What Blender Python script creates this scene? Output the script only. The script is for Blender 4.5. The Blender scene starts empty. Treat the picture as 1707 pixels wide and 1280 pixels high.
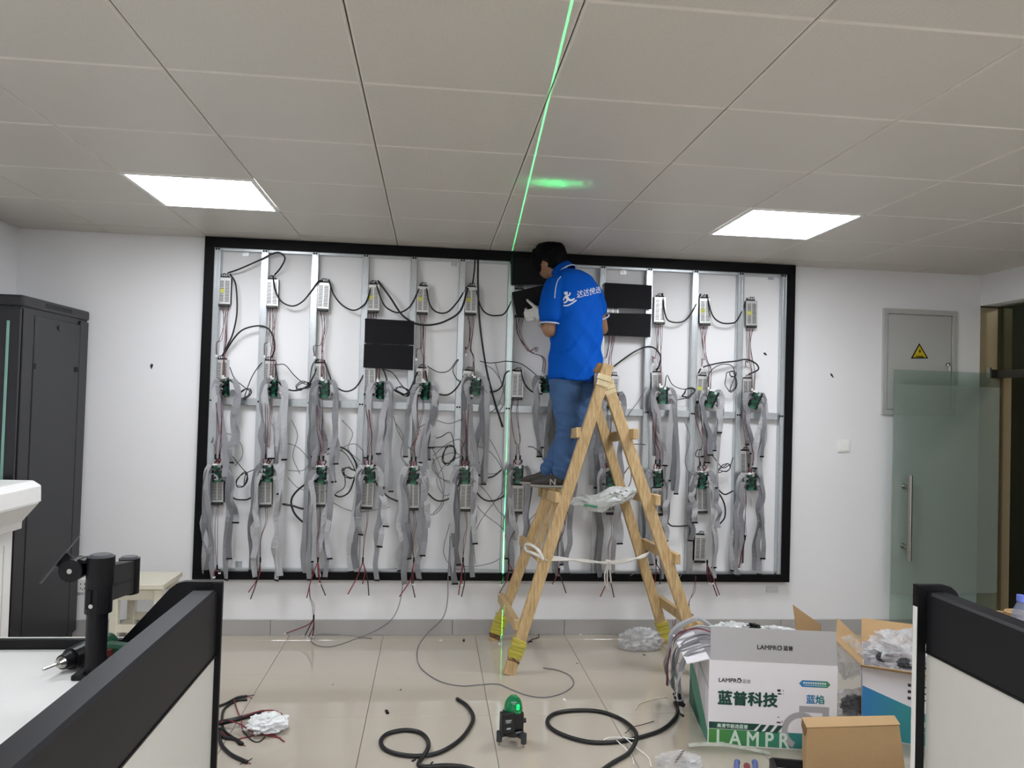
import bpy, bmesh, math, random
from mathutils import Vector, Matrix
from mathutils.bvhtree import BVHTree
R = random.Random(7)
SC = bpy.context.scene
COL = SC.collection
# ------------------------------------------------------------------ camera
S, FPX = 5.1, 1278.81
YAW, PIT, ROL, H = 0.103022, 0.0234804, 0.0288814, 1.540639
ZC = 2.541866                                    # ceiling height
_fw = Vector((math.sin(YAW)*math.cos(PIT), math.cos(YAW)*math.cos(PIT), math.sin(PIT)))
_r0 = Vector((math.cos(YAW), -math.sin(YAW), 0)); _u0 = _r0.cross(_fw)
_r = math.cos(ROL)*_r0 + math.sin(ROL)*_u0
_u = -math.sin(ROL)*_r0 + math.cos(ROL)*_u0
EYE = Vector((0, -S, H))
cd = bpy.data.cameras.new('camera'); cam = bpy.data.objects.new('camera', cd); COL.objects.link(cam)
cd.sensor_fit = 'HORIZONTAL'; cd.sensor_width = 36; cd.lens = FPX/1707*36; cd.clip_start = 0.02
m = Matrix((_r, _u, -_fw)).transposed().to_4x4(); m.translation = EYE
cam.matrix_world = m
SC.camera = cam
# ------------------------------------------------------------------ world, exposure
w = bpy.data.worlds.new('world'); SC.world = w; w.use_nodes = True
w.node_tree.nodes['Background'].inputs[0].default_value = (.8, .88, 1, 1)
w.node_tree.nodes['Background'].inputs[1].default_value = .05
SC.view_settings.view_transform = 'Standard'; SC.view_settings.look = 'None'
SC.view_settings.gamma = 1; SC.view_settings.use_curve_mapping = False
SC.view_settings.exposure = 1.0
LAMP = 14.5                                      # emission of the ceiling panels
# ------------------------------------------------------------------ places: a point of the photograph on a known plane
def _ray(px, py): return _fw + _r*((px-853.5)/FPX) - _u*((py-640)/FPX)
def W(px, py, d=0.0):                            # on the plane d metres in front of the back wall
    v = _ray(px, py); return EYE + v*((S-d)/v.y)
def Z(px, py, z=0.0):                            # on the horizontal plane z
    v = _ray(px, py); return EYE + v*((z-H)/v.z)
def XP(px, py, x):                               # on the plane x
    v = _ray(px, py); return EYE + v*(x/v.x)
# ------------------------------------------------------------------ materials
def lin(h):
    h = h.lstrip('#'); o = []
    for i in (0, 2, 4):
        c = int(h[i:i+2], 16)/255; o.append(c/12.92 if c <= .04045 else ((c+.055)/1.055)**2.4)
    return (*o, 1)
MATS = {}
def mat(name, col, rough=.5, metal=0, var=.06, scale=30, bump=0, bscale=200, spec=None, trans=0, ior=1.45, emit=0, coat=0, alpha=1):
    if name in MATS: return MATS[name]
    M = bpy.data.materials.new(name); M.use_nodes = True; nt = M.node_tree; b = nt.nodes['Principled BSDF']
    c = lin(col)
    tc = nt.nodes.new('ShaderNodeTexCoord')
    if var:
        n = nt.nodes.new('ShaderNodeTexNoise'); n.inputs['Scale'].default_value = scale; n.inputs['Detail'].default_value = 4
        nt.links.new(tc.outputs['Object'], n.inputs['Vector'])
        mx = nt.nodes.new('ShaderNodeMixRGB'); mx.inputs[1].default_value = tuple(x*(1-var) for x in c[:3])+(1,)
        mx.inputs[2].default_value = tuple(min(1, x*(1+var)) for x in c[:3])+(1,)
        nt.links.new(n.outputs['Fac'], mx.inputs[0]); nt.links.new(mx.outputs[0], b.inputs['Base Color'])
    else: b.inputs['Base Color'].default_value = c
    if bump:
        n2 = nt.nodes.new('ShaderNodeTexNoise'); n2.inputs['Scale'].default_value = bscale; n2.inputs['Detail'].default_value = 3
        nt.links.new(tc.outputs['Object'], n2.inputs['Vector'])
        bp = nt.nodes.new('ShaderNodeBump'); bp.inputs['Strength'].default_value = bump; bp.inputs['Distance'].default_value = .01
        nt.links.new(n2.outputs['Fac'], bp.inputs['Height']); nt.links.new(bp.outputs[0], b.inputs['Normal'])
    b.inputs['Roughness'].default_value = rough; b.inputs['Metallic'].default_value = metal
    if spec is not None: b.inputs['Specular IOR Level'].default_value = spec
    if trans: b.inputs['Transmission Weight'].default_value = trans; b.inputs['IOR'].default_value = ior
    if emit: b.inputs['Emission Color'].default_value = c; b.inputs['Emission Strength'].default_value = emit
    if coat: b.inputs['Coat Weight'].default_value = coat
    if alpha < 1: b.inputs['Alpha'].default_value = alpha
    MATS[name] = M; return M
def nodes(M): return M.node_tree, M.node_tree.nodes, M.node_tree.links, M.node_tree.nodes['Principled BSDF']
WHITE = mat('wall_paint', '#e9e9ea', .75, var=.012, scale=3, bump=.04, bscale=90)
BASEB = mat('baseboard_tile', '#a9a7a4', .18, var=.05, scale=8)
BLACKM = mat('black_frame', '#0a0a0c', .45, var=.1, spec=.15)
GALV = mat('galvanised_steel', '#c3c9cc', .30, .85, var=.10, scale=40, bump=.05, bscale=60)
ALU = mat('aluminium_case', '#c9cac8', .38, .65, var=.06)
SLOT = mat('dark_slot', '#26282a', .7)
BLKP = mat('black_plastic', '#101012', .42, var=.1, spec=.22)
BLKC = mat('black_cable', '#0e0e10', .45, var=.1)
GRYC = mat('grey_cable', '#77777a', .5)
REDW = mat('red_wire', '#7d2430', .45)
BLKW = mat('black_wire', '#1b1517', .5)
WHTP = mat('white_plastic', '#ebebe8', .4)
PCB = mat('green_circuit_board', '#0d4a37', .35, var=.25, scale=120)
CHIP = mat('chip_black', '#101214', .4)
GOLD = mat('terminal_pins', '#6f6f6c', .4, .6)
YELS = mat('yellow_sticker', '#c3c45e', .6)
LEDF = mat('module_face', '#17171a', .75, var=.08, scale=300, bump=.2, bscale=900, spec=.2)
WOOD = mat('ladder_wood', '#b9945f', .55, var=.16, scale=14, bump=.08, bscale=60)
WOODE = mat('wood_end_grain', '#9c7a4c', .7, var=.2, scale=60)
KRAFT = mat('kraft_card', '#bf9e72', .75, var=.05, scale=40, bump=.03, bscale=150)
CARDW = mat('white_card', '#e8e5e9', .5, var=.02, scale=20)
CREAM = mat('cream_paint', '#dad5c2', .45, var=.06, scale=20)
def ribbon_mat(name, colr):
    M = mat(name, colr, .34, var=.10, scale=25); nt, N, L, b = nodes(M)
    uv = N.new('ShaderNodeUVMap'); wv = N.new('ShaderNodeTexWave'); wv.inputs['Scale'].default_value = 5.1
    wv.bands_direction = 'X'; L.new(uv.outputs[0], wv.inputs['Vector'])
    bp = N.new('ShaderNodeBump'); bp.inputs['Strength'].default_value = .6; bp.inputs['Distance'].default_value = .002
    L.new(wv.outputs['Fac'], bp.inputs['Height']); L.new(bp.outputs[0], b.inputs['Normal']); return M
RIBB = [ribbon_mat(n, c) for n, c in (('ribbon_grey', '#97989c'), ('ribbon_light', '#b9babd'), ('ribbon_dark', '#7d7e83'))]
def FZ(px, py, z=0.0):                           # floor point kept clear of the back wall
    p = Z(px, py, z); return p if p.y < -.03 else W(px, py, .03)
def wood_grain(M):
    nt, N, L, b = nodes(M)
    tc = N.new('ShaderNodeTexCoord'); mp = N.new('ShaderNodeMapping'); mp.inputs['Scale'].default_value = (40, 40, 5)
    n = N.new('ShaderNodeTexNoise'); n.inputs['Scale'].default_value = 2.5; n.inputs['Detail'].default_value = 6
    L.new(tc.outputs['Object'], mp.inputs[0]); L.new(mp.outputs[0], n.inputs['Vector'])
    cr = N.new('ShaderNodeValToRGB'); cr.color_ramp.elements[0].position = .3; cr.color_ramp.elements[1].position = .75
    cr.color_ramp.elements[0].color = lin('#a98a5c'); cr.color_ramp.elements[1].color = lin('#d6bb8c')
    L.new(n.outputs['Fac'], cr.inputs[0]); L.new(cr.outputs[0], b.inputs['Base Color'])
wood_grain(WOOD)
# ------------------------------------------------------------------ mesh building
class MB:
    def __init__(s): s.v = []; s.f = []; s.uv = None
    def add(s, vs, fs):
        n = len(s.v); s.v += [Vector(x) for x in vs]; s.f += [tuple(i+n for i in f) for f in fs]; return s
    def box(s, c, d, rot=None):
        c = Vector(c); x, y, z = d[0]/2, d[1]/2, d[2]/2
        vs = [Vector((i*x, j*y, k*z)) for i in (-1, 1) for j in (-1, 1) for k in (-1, 1)]
        if rot is not None: vs = [rot @ v for v in vs]
        return s.add([c+v for v in vs], [(0, 1, 3, 2), (4, 6, 7, 5), (0, 4, 5, 1), (2, 3, 7, 6), (0, 2, 6, 4), (1, 5, 7, 3)])
    def bar(s, a, b, wx, wy, side=(0, 1, 0)):     # a beam from a to b; wy measured along side
        a, b = Vector(a), Vector(b); t = (b-a).normalized(); sd = Vector(side); sd = (sd-t*sd.dot(t)).normalized(); o = t.cross(sd)
        vs = []
        for p in (a, b):
            for i, j in ((-1, -1), (1, -1), (1, 1), (-1, 1)): vs.append(p+o*(i*wx/2)+sd*(j*wy/2))
        return s.add(vs, [(0, 1, 2, 3), (7, 6, 5, 4), (0, 4, 5, 1), (1, 5, 6, 2), (2, 6, 7, 3), (3, 7, 4, 0)])
    def cyl(s, a, b, r, n=12, r2=None):
        a, b = Vector(a), Vector(b); r2 = r if r2 is None else r2; t = (b-a).normalized()
        u = t.orthogonal().normalized(); v = t.cross(u); vs = []
        for p, q in ((a, r), (b, r2)):
            for k in range(n): g = 2*math.pi*k/n; vs.append(p+(u*math.cos(g)+v*math.sin(g))*q)
        return s.add(vs, [tuple(range(n))[::-1], tuple(range(n, 2*n))]+[(k, (k+1) % n, n+(k+1) % n, n+k) for k in range(n)])
    def prism(s, poly, off):                      # polygon (3D points) extruded by a vector
        off = Vector(off); n = len(poly); p = [Vector(q) for q in poly]
        return s.add(p+[q+off for q in p], [tuple(range(n))[::-1], tuple(range(n, 2*n))]+[(k, (k+1) % n, n+(k+1) % n, n+k) for k in range(n)])
    def rings(s, rings, cap=True):
        n = len(rings[0]); vs = [v for r in rings for v in r]; fs = []
        for i in range(len(rings)-1):
            for k in range(n): fs.append((i*n+k, i*n+(k+1) % n, (i+1)*n+(k+1) % n, (i+1)*n+k))
        if cap: fs += [tuple(range(n))[::-1], tuple(range((len(rings)-1)*n, len(rings)*n))]
        return s.add(vs, fs)
    def tube(s, pts, r, n=6, sub=5, cap=True):
        pts = smooth(pts, sub); rr = r if callable(r) else (lambda t: r)
        t0 = (pts[1]-pts[0]).normalized(); u = t0.orthogonal().normalized(); rings = []
        for i, p in enumerate(pts):
            t = (pts[min(i+1, len(pts)-1)]-pts[max(i-1, 0)]).normalized()
            u = (u-t*u.dot(t)); u = u.normalized() if u.length > 1e-6 else t.orthogonal().normalized(); v = t.cross(u); q = rr(i/(len(pts)-1))
            rings.append([p+(u*math.cos(2*math.pi*k/n)+v*math.sin(2*math.pi*k/n))*q for k in range(n)])
        return s.rings(rings, cap)
    def lathe(s, prof, c=(0, 0, 0), n=24):
        c = Vector(c); return s.rings([[c+Vector((r*math.cos(2*math.pi*k/n), r*math.sin(2*math.pi*k/n), z)) for k in range(n)] for r, z in prof])
    def xf(s, M):
        s.v = [M @ v for v in s.v]; return s
def smooth(pts, sub):
    p = [Vector(q) for q in pts]
    if sub <= 1 or len(p) < 3: return p
    out = []
    for i in range(len(p)-1):
        a, b = p[i], p[i+1]; z = p[i-1] if i else a*2-b; c = p[i+2] if i+2 < len(p) else b*2-a
        for k in range(sub):
            t = k/sub; out.append(.5*((2*a)+(b-z)*t+(2*z-5*a+4*b-c)*t*t+(3*a-z-3*b+c)*t**3))
    out.append(p[-1]); return out
def wmat(o):
    M = o.matrix_basis.copy()
    while o.parent: o = o.parent; M = o.matrix_basis @ M
    return M
def mesh(name, mb, mt, sm=False, bevel=0, seg=2):
    me = bpy.data.meshes.new(name); me.from_pydata([tuple(v) for v in mb.v], [], mb.f)
    bm = bmesh.new(); bm.from_mesh(me)
    bmesh.ops.recalc_face_normals(bm, faces=bm.faces)
    if bevel: bmesh.ops.bevel(bm, geom=[e for e in bm.edges], offset=bevel, segments=seg, profile=.5, affect='EDGES', clamp_overlap=True)
    bm.to_mesh(me); bm.free()
    if mb.uv is not None:
        lay = me.uv_layers.new(name='UVMap')
        for l in me.loops: lay.data[l.index].uv = mb.uv[l.vertex_index]
    if sm: me.polygons.foreach_set('use_smooth', [True]*len(me.polygons))
    if mt is not None: me.materials.append(mt)
    return me
def ob(name, mb, mt, parent=None, sm=False, bevel=0, seg=2, local=False):
    """one mesh object; its points are given in world space unless local"""
    if parent is not None and not local:
        I = wmat(parent).inverted(); mb.v = [I @ v for v in mb.v]
    o = bpy.data.objects.new(name, mesh(name, mb, mt, sm, bevel, seg)); COL.objects.link(o)
    if parent is not None: o.parent = parent
    return o
def tag(o, label=None, cat=None, group=None, kind=None):
    if label: o['label'] = label
    if cat: o['category'] = cat
    if group: o['group'] = group
    if kind: o['kind'] = kind
    return o
def thing(name, label, cat, loc=(0, 0, 0), rot=(0, 0, 0), group=None):
    o = bpy.data.objects.new(name, None); COL.objects.link(o); o.location = loc; o.rotation_euler = rot
    o.empty_display_size = .05
    return tag(o, label, cat, group)
def struct(name, mb, mt, parent=None, **k):
    o = ob(name, mb, mt, parent, **k)
    if parent is None: o['kind'] = 'structure'
    return o
def single(name, label, cat, mb, mt, group=None, **k):      # a thing that is one mesh, its origin at its middle
    c = sum(mb.v, Vector())/len(mb.v); mb.v = [v-c for v in mb.v]
    o = ob(name, mb, mt, None, **k); o.location = c; return tag(o, label, cat, group)
def copy_tree(o, parent=None):
    c = o.copy(); COL.objects.link(c); c.parent = parent
    for ch in o.children[:]: copy_tree(ch, c)
    return c
def text_mb(s, size, M, bold=0, align='LEFT', depth=.0004, sx=1):
    cu = bpy.data.curves.new('lettering', 'FONT'); cu.body = s; cu.size = size; cu.align_x = align; cu.extrude = depth
    cu.resolution_u = 3
    o = bpy.data.objects.new('lettering', cu); COL.objects.link(o)
    me = bpy.data.meshes.new_from_object(o.evaluated_get(bpy.context.evaluated_depsgraph_get()))
    mb = MB()
    for k, (a, b) in enumerate(((1, 0), (-1, 0), (0, 1), (0, -1)) if bold else ((0, 0),)):
        mb.add([M @ Vector((v.co.x*sx+a*bold, v.co.y+b*bold, v.co.z+k*depth*.03)) for v in me.vertices], [tuple(p.vertices) for p in me.polygons])
    bpy.data.objects.remove(o); bpy.data.curves.remove(cu); bpy.data.meshes.remove(me); return mb
def remesh(mb, voxel, it=4, name='tmp'):
    """one continuous smooth surface around overlapping closed shapes"""
    me = bpy.data.meshes.new(name); me.from_pydata([tuple(v) for v in mb.v], [], mb.f)
    bm = bmesh.new(); bm.from_mesh(me); bmesh.ops.recalc_face_normals(bm, faces=bm.faces); bm.to_mesh(me); bm.free()
    o = bpy.data.objects.new(name, me); COL.objects.link(o)
    md = o.modifiers.new('r', 'REMESH'); md.mode = 'VOXEL'; md.voxel_size = voxel; md.adaptivity = 0
    s = o.modifiers.new('s', 'SMOOTH'); s.iterations = it; s.factor = .5
    me2 = bpy.data.meshes.new_from_object(o.evaluated_get(bpy.context.evaluated_depsgraph_get()))
    out = MB().add([v.co.copy() for v in me2.vertices], [tuple(p.vertices) for p in me2.polygons])
    bpy.data.objects.remove(o); bpy.data.meshes.remove(me); bpy.data.meshes.remove(me2); return out
ORD = ['first', 'second', 'third', 'fourth', 'fifth', 'sixth', 'seventh', 'eighth', 'ninth', 'tenth', 'eleventh', 'twelfth', 'thirteenth']
# ================================================================== the room
XL, XR, YB = -2.62, 3.88, -9.0
TC, X0C, Y0C = .603146, -1.461893, -3.244533
# floor
FM = mat('floor_tile', '#b9b0a2', .05, var=.03, scale=3, spec=.75)
def marble(M):
    nt, N, L, b = nodes(M); tc = N.new('ShaderNodeTexCoord'); n = N.new('ShaderNodeTexNoise'); n.inputs['Scale'].default_value = 9
    n.inputs['Detail'].default_value = 5; L.new(tc.outputs['Object'], n.inputs['Vector'])
    mr = N.new('ShaderNodeMapRange'); mr.inputs[1].default_value = .3; mr.inputs[2].default_value = .7; mr.inputs[3].default_value = .02; mr.inputs[4].default_value = .06
    L.new(n.outputs['Fac'], mr.inputs[0]); L.new(mr.outputs[0], b.inputs['Roughness'])
marble(FM)
GROUT = mat('grout', '#7f786c', .8)
TF, XF, YF = .596938, -.865317, -.116387
fl = struct('floor', MB().box(((XL+XR)/2+.6, YB/2, -.06), (XR-XL+1.6, -YB+.4, .1)), GROUT)
def chamfer_tile(w, d, t, c, up=True):
    s = 1 if up else -1; x, y = w/2, d/2; m_ = MB()
    vs = [(-x, -y, -s*t), (x, -y, -s*t), (x, y, -s*t), (-x, y, -s*t), (-x, -y, -s*c), (x, -y, -s*c), (x, y, -s*c), (-x, y, -s*c),
          (-x+c, -y+c, 0), (x-c, -y+c, 0), (x-c, y-c, 0), (-x+c, y-c, 0)]
    return m_.add(vs, [(8, 9, 10, 11)]+[(k, (k+1) % 4, 4+(k+1) % 4, 4+k) for k in range(4)]+[(4+k, 4+(k+1) % 4, 8+(k+1) % 4, 8+k) for k in range(4)])
cache = {}
def place_tiles(name, parent, mt, xs, ys, z, gapx, gapy, t, c, up, skip=()):
    for i in range(len(xs)-1):
        for j in range(len(ys)-1):
            if (i, j) in skip: continue
            w, d = xs[i+1]-xs[i]-gapx, ys[j+1]-ys[j]-gapy
            if w < .02 or d < .02: continue
            k = (name, round(w, 3), round(d, 3))
            if k not in cache: cache[k] = mesh(name, chamfer_tile(w, d, t, c, up), mt)
            o = bpy.data.objects.new(name, cache[k]); COL.objects.link(o); o.parent = parent
            o.location = ((xs[i]+xs[i+1])/2, (ys[j]+ys[j+1])/2, z)
def grid(lo, hi, o, s):
    a = [lo]; k = math.ceil((lo-o)/s+.02)
    while o+k*s < hi-.03: a.append(o+k*s); k += 1
    return a+[hi]
fx = grid(XL, XR+.2, XF, TF); fy = grid(-4.2, 0, YF, TF)
place_tiles('tile', fl, FM, fx, fy, 0, .0022, .0022, .01, .0012, True)
ob('far_floor', MB().box(((XL+XR)/2, (YB-4.2)/2, -.005), (XR-XL, YB*-1-4.2, .01)), FM, fl)
# ceiling
CM = mat('ceiling_panel', '#d9d4cb', .42, var=.02, scale=2, spec=.35)
def perforate(M):
    nt, N, L, b = nodes(M); tc = N.new('ShaderNodeTexCoord'); sp = N.new('ShaderNodeSeparateXYZ'); L.new(tc.outputs['Object'], sp.inputs[0])
    def mth(op, a, v=None):
        q = N.new('ShaderNodeMath'); q.operation = op
        if hasattr(a, 'links'): L.new(a, q.inputs[0])
        else: q.inputs[0].default_value = a
        if v is not None:
            if hasattr(v, 'links'): L.new(v, q.inputs[1])
            else: q.inputs[1].default_value = v
        return q.outputs[0]
    fx_ = mth('SUBTRACT', mth('PINGPONG', sp.outputs[0], .003), .0015); fy_ = mth('SUBTRACT', mth('PINGPONG', sp.outputs[1], .003), .0015)
    dd = mth('SQRT', mth('ADD', mth('MULTIPLY', fx_, fx_), mth('MULTIPLY', fy_, fy_)))
    hole = mth('LESS_THAN', dd, .00075)
    ax = mth('LESS_THAN', mth('ABSOLUTE', sp.outputs[0]), .2925); ay = mth('LESS_THAN', mth('ABSOLUTE', sp.outputs[1]), .2925)
    hole = mth('MULTIPLY', mth('MULTIPLY', hole, ax), ay)
    old = b.inputs['Base Color'].links[0].from_socket
    mx = N.new('ShaderNodeMixRGB'); mx.inputs[2].default_value = lin('#6a655c'); L.new(old, mx.inputs[1]); L.new(hole, mx.inputs[0])
    L.new(mx.outputs[0], b.inputs['Base Color'])
perforate(CM)
CB = mat('ceiling_carrier', '#8f8b84', .6)
ce = struct('ceiling', MB().box(((XL+XR)/2+.5, YB/2, ZC+.06), (XR-XL+1.4, -YB+.4, .08)), CB)
cx = [XL]+[X0C+k*TC for k in range(-1, 9)]+[XR+.02]
cy = [-3.8477]+[Y0C+k*TC for k in range(0, 6)]+[0]
# index of the cells that hold the two lamps in view
lampcells = {(2-1, 4), (6, 4)}
ci = {k: i for i, k in enumerate(range(-2, 9))}
skip = {(ci[0], 4), (ci[5], 4)}
place_tiles('tile', ce, CM, cx, cy, ZC, .0042, .0032, .012, .004, False, skip)
ob('far_panels', MB().box(((XL+XR)/2, (YB-3.8477)/2, ZC+.006), (XR-XL, -YB-3.8477, .012)), mat('far_ceiling_panel', '#d9d4cb', .5, var=.03, scale=2), ce)
# walls
struct('wall_back', MB().box(((XL+XR)/2-.05, .06, ZC/2), (XR-XL+.1, .12, ZC+.1)), WHITE)
struct('wall_left', MB().box((XL-.06, YB/2, ZC/2), (.12, -YB+.2, ZC+.1)), WHITE)
struct('wall_rear', MB().box(((XL+XR)/2, YB-.06, ZC/2), (XR-XL+.4, .12, ZC+.1)), WHITE)
OPEN = -1.35                                     # the doorway in the right-hand wall runs from the corner to here
wr = struct('wall_right', MB().box((XR+.1, (YB+OPEN)/2, ZC/2), (.2, OPEN-YB, ZC+.1)), WHITE)
ob('header', MB().box((XR+.1, OPEN/2, (2.325+ZC)/2+.02), (.2, -OPEN, ZC-2.325+.04)), WHITE, wr)
BEIGE = mat('beige_stone', '#9b8c70', .35, var=.1, scale=10)
ob('door_jamb', MB().box((XR+.126, .045, 1.16), (.25, .08, 2.31)), BEIGE, wr)
ob('jamb_strip', MB().box((XR+.165, -.012, 1.16), (.012, .02, 2.32)), mat('jamb_strip', '#6f6248', .4), wr)
# corridor beyond the doorway
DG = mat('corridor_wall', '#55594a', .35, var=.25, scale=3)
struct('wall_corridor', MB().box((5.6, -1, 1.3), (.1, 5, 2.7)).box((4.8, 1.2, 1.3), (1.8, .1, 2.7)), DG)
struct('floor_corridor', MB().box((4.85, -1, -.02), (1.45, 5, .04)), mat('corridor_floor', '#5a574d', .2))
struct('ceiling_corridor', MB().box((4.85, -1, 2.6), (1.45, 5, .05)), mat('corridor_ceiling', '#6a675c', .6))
# skirting: tiled pieces
bb = struct('baseboard_back', MB().box(((XL+XR)/2, -.003, .048), (XR-XL, .006, .096)), GROUT)
bj = [XL, W(371, 1045).x-.35, W(371, 1045).x+.3, W(759, 1045).x-.02, W(940, 1045).x, W(1120, 1045).x, W(1300, 1045).x, W(1480, 1045).x, XR]
for a, b_ in zip(bj, bj[1:]):
    ob('tile', MB().box(((a+b_)/2, -.007, .05), (b_-a-.003, .012, .1)), BASEB, bb, bevel=.0015, seg=1)
bl = struct('baseboard_left', MB().box((XL+.007, -4, .05), (.012, 7.9, .1)), BASEB)
# dark chips in the plaster
for (x, y, n, dd_) in ((252, 606, [(0, 0), (3.2, 1), (2.6, 5), (.3, 9.5), (-2.2, 4)], 'dark chip in the plaster beside the rack'),
                 (1387, 626, [(-3, -4), (0, -3), (3, 3), (2.5, 4), (-2, 0)], 'dark chip in the plaster above the switch')):
    p = [W(x+a, y+b_, .0015) for a, b_ in n]
    single('plaster_chip', dd_, 'chip', MB().prism(p, (0, .002, 0)), SLOT)
p = [W(1275+a, 590+b_, .0015) for a, b_ in ((-3, -2), (1, -2.5), (4, 2), (0, 2))]
single('plaster_chip', 'dark chip in the wall inside the rightmost framed bay', 'chip', MB().prism(p, (0, .002, 0)), SLOT)
# ceiling lamps
def emit_mat(name, col, st):
    M = bpy.data.materials.new(name); M.use_nodes = True; nt = M.node_tree; nt.nodes.clear()
    e = nt.nodes.new('ShaderNodeEmission'); e.inputs[0].default_value = lin(col); e.inputs[1].default_value = st
    o = nt.nodes.new('ShaderNodeOutputMaterial'); nt.links.new(e.outputs[0], o.inputs[0]); return M
LM = emit_mat('lamp_diffuser', '#f6f9ff', LAMP)
LF = mat('lamp_frame', '#e4e4e2', .4)
def lamp(x, y, label):
    t = thing('ceiling_lamp', label, 'lamp', (x, y, ZC-.003), group='square ceiling lamps')
    ob('diffuser', MB().box((0, 0, .002), (.566, .566, .004)), LM, t, local=True)
    fr = MB()
    for s in (-1, 1): fr.box((s*.2915, 0, .004), (.017, .6, .012)); fr.box((0, s*.2915, .004), (.566, .017, .012))
    ob('frame', fr, LF, t, local=True)
lamp(X0C+TC*.5, Y0C+TC*3.5, 'lit square ceiling lamp above the left end of the black frame')
lamp(X0C+TC*5.5, Y0C+TC*3.5, 'lit square ceiling lamp above the right end of the black frame')
for x, a in ((.5, 'left'), (3.5, 'middle'), (5.5+1, 'right')):  # the unseen middle column is added as fill light for the walls
    for y, b_ in ((-1.5, 'overhead'), (-5.5, 'far behind')):
        lamp(X0C+TC*x, Y0C+TC*y-.01, 'lit square ceiling lamp %s the viewer, %s one of its row' % (b_, a))

# added fill lamp, no known fixture, brightening the corridor and door jamb
t = thing('ceiling_lamp', 'added round fill lamp on the corridor ceiling beyond the doorway', 'lamp', (4.75, -.9, 2.572), group='added corridor fill lamps')
ob('fill_emitter', MB().lathe([(0, -.05), (.12, -.045), (.16, -.02), (.16, 0), (0, 0)], n=24), emit_mat('corridor_fill_light', '#fff3dc', 14), t, local=True)
# ================================================================== the display frame on the back wall
FL, FR, FT, FB = -1.47, 2.465, ZC-.003, .365
BW = .06
STX = [-1.391, -1.097, -.781, -.457, -.144, .173, .499, .809, 1.118, 1.439, 1.761, 2.082, 2.385]
fr = thing('video_wall_mount', 'black bordered steel stud frame for a display, fixed across the back wall', 'wall mount', (.5, 0, FB))
for nm, c, d in (('border_rail', ((FL+FR)/2, -.03, FT-.0325), (FR-FL, .06, .065)), ('border_rail', ((FL+FR)/2, -.03, FB+.025), (FR-FL, .06, .05)),
                 ('border_post', (FL+BW/2, -.03, (FT+FB)/2-.0075), (BW, .06, FT-FB-.115)), ('border_post', (FR-BW/2, -.03, (FT+FB)/2-.0075), (BW, .06, FT-FB-.115))):
    ob(nm, MB().box(c, d), BLACKM, fr, bevel=.002, seg=1)
zt, zb_ = FT-.067, FB+.052
SCRW = mesh('screw', MB().cyl((0, 0, 0), (0, -.006, 0), .0065, 6), BLKP)
def channel(x, w_, d0, d1):                       # an open steel channel standing on end
    m_ = MB(); t = .002; h = zt-zb_; z = (zt+zb_)/2
    m_.box((x, -d1+t/2, z), (w_, t, h)); m_.box((x-w_/2+t/2, -(d0+d1)/2, z), (t, d1-d0, h)); m_.box((x+w_/2-t/2, -(d0+d1)/2, z), (t, d1-d0, h))
    m_.box((x-w_*.27, -d1-.0012, z), (w_*.16, .0024, h)); m_.box((x+w_*.27, -d1-.0012, z), (w_*.16, .0024, h))
    return m_
for i, x in enumerate(STX):
    ob('stud', channel(x+(.012 if i == 12 else 0), .042, .004, .048), GALV, fr)
    for s in (-1, 1):
        for z_ in (zt-.008, 1.497):
            o = bpy.data.objects.new('screw', SCRW); COL.objects.link(o); o.parent = fr; o.location = Vector((x+s*.008, -.049, z_))-fr.location
    if i < 12:
        a, b_ = x+.022, STX[i+1]-.022
        m_ = MB().box(((a+b_)/2, -.022, 1.495), (b_-a, .034, .045)).box(((a+b_)/2, -.041, 1.508), (b_-a, .004, .012))
        ob('cross_rail', m_, GALV, fr)
        ob('top_rail', MB().box(((a+b_)/2, -.022, zt-.004), (b_-a, .036, .018)), GALV, fr)
        ob('bottom_rail', MB().box(((a+b_)/2, -.022, zb_+.004), (b_-a, .036, .018)), GALV, fr)
for x, y in ((410, 421), (757, 438), (1039, 452), (1285, 461), (398, 941)):
    p = W(x, y, .003); m_ = MB().box((p.x, -.003, p.z), (.04, .005, .045)).cyl((p.x, -.005, p.z), (p.x, -.012, p.z), .008, 8)
    ob('wall_bracket', m_, GALV, fr)
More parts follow.
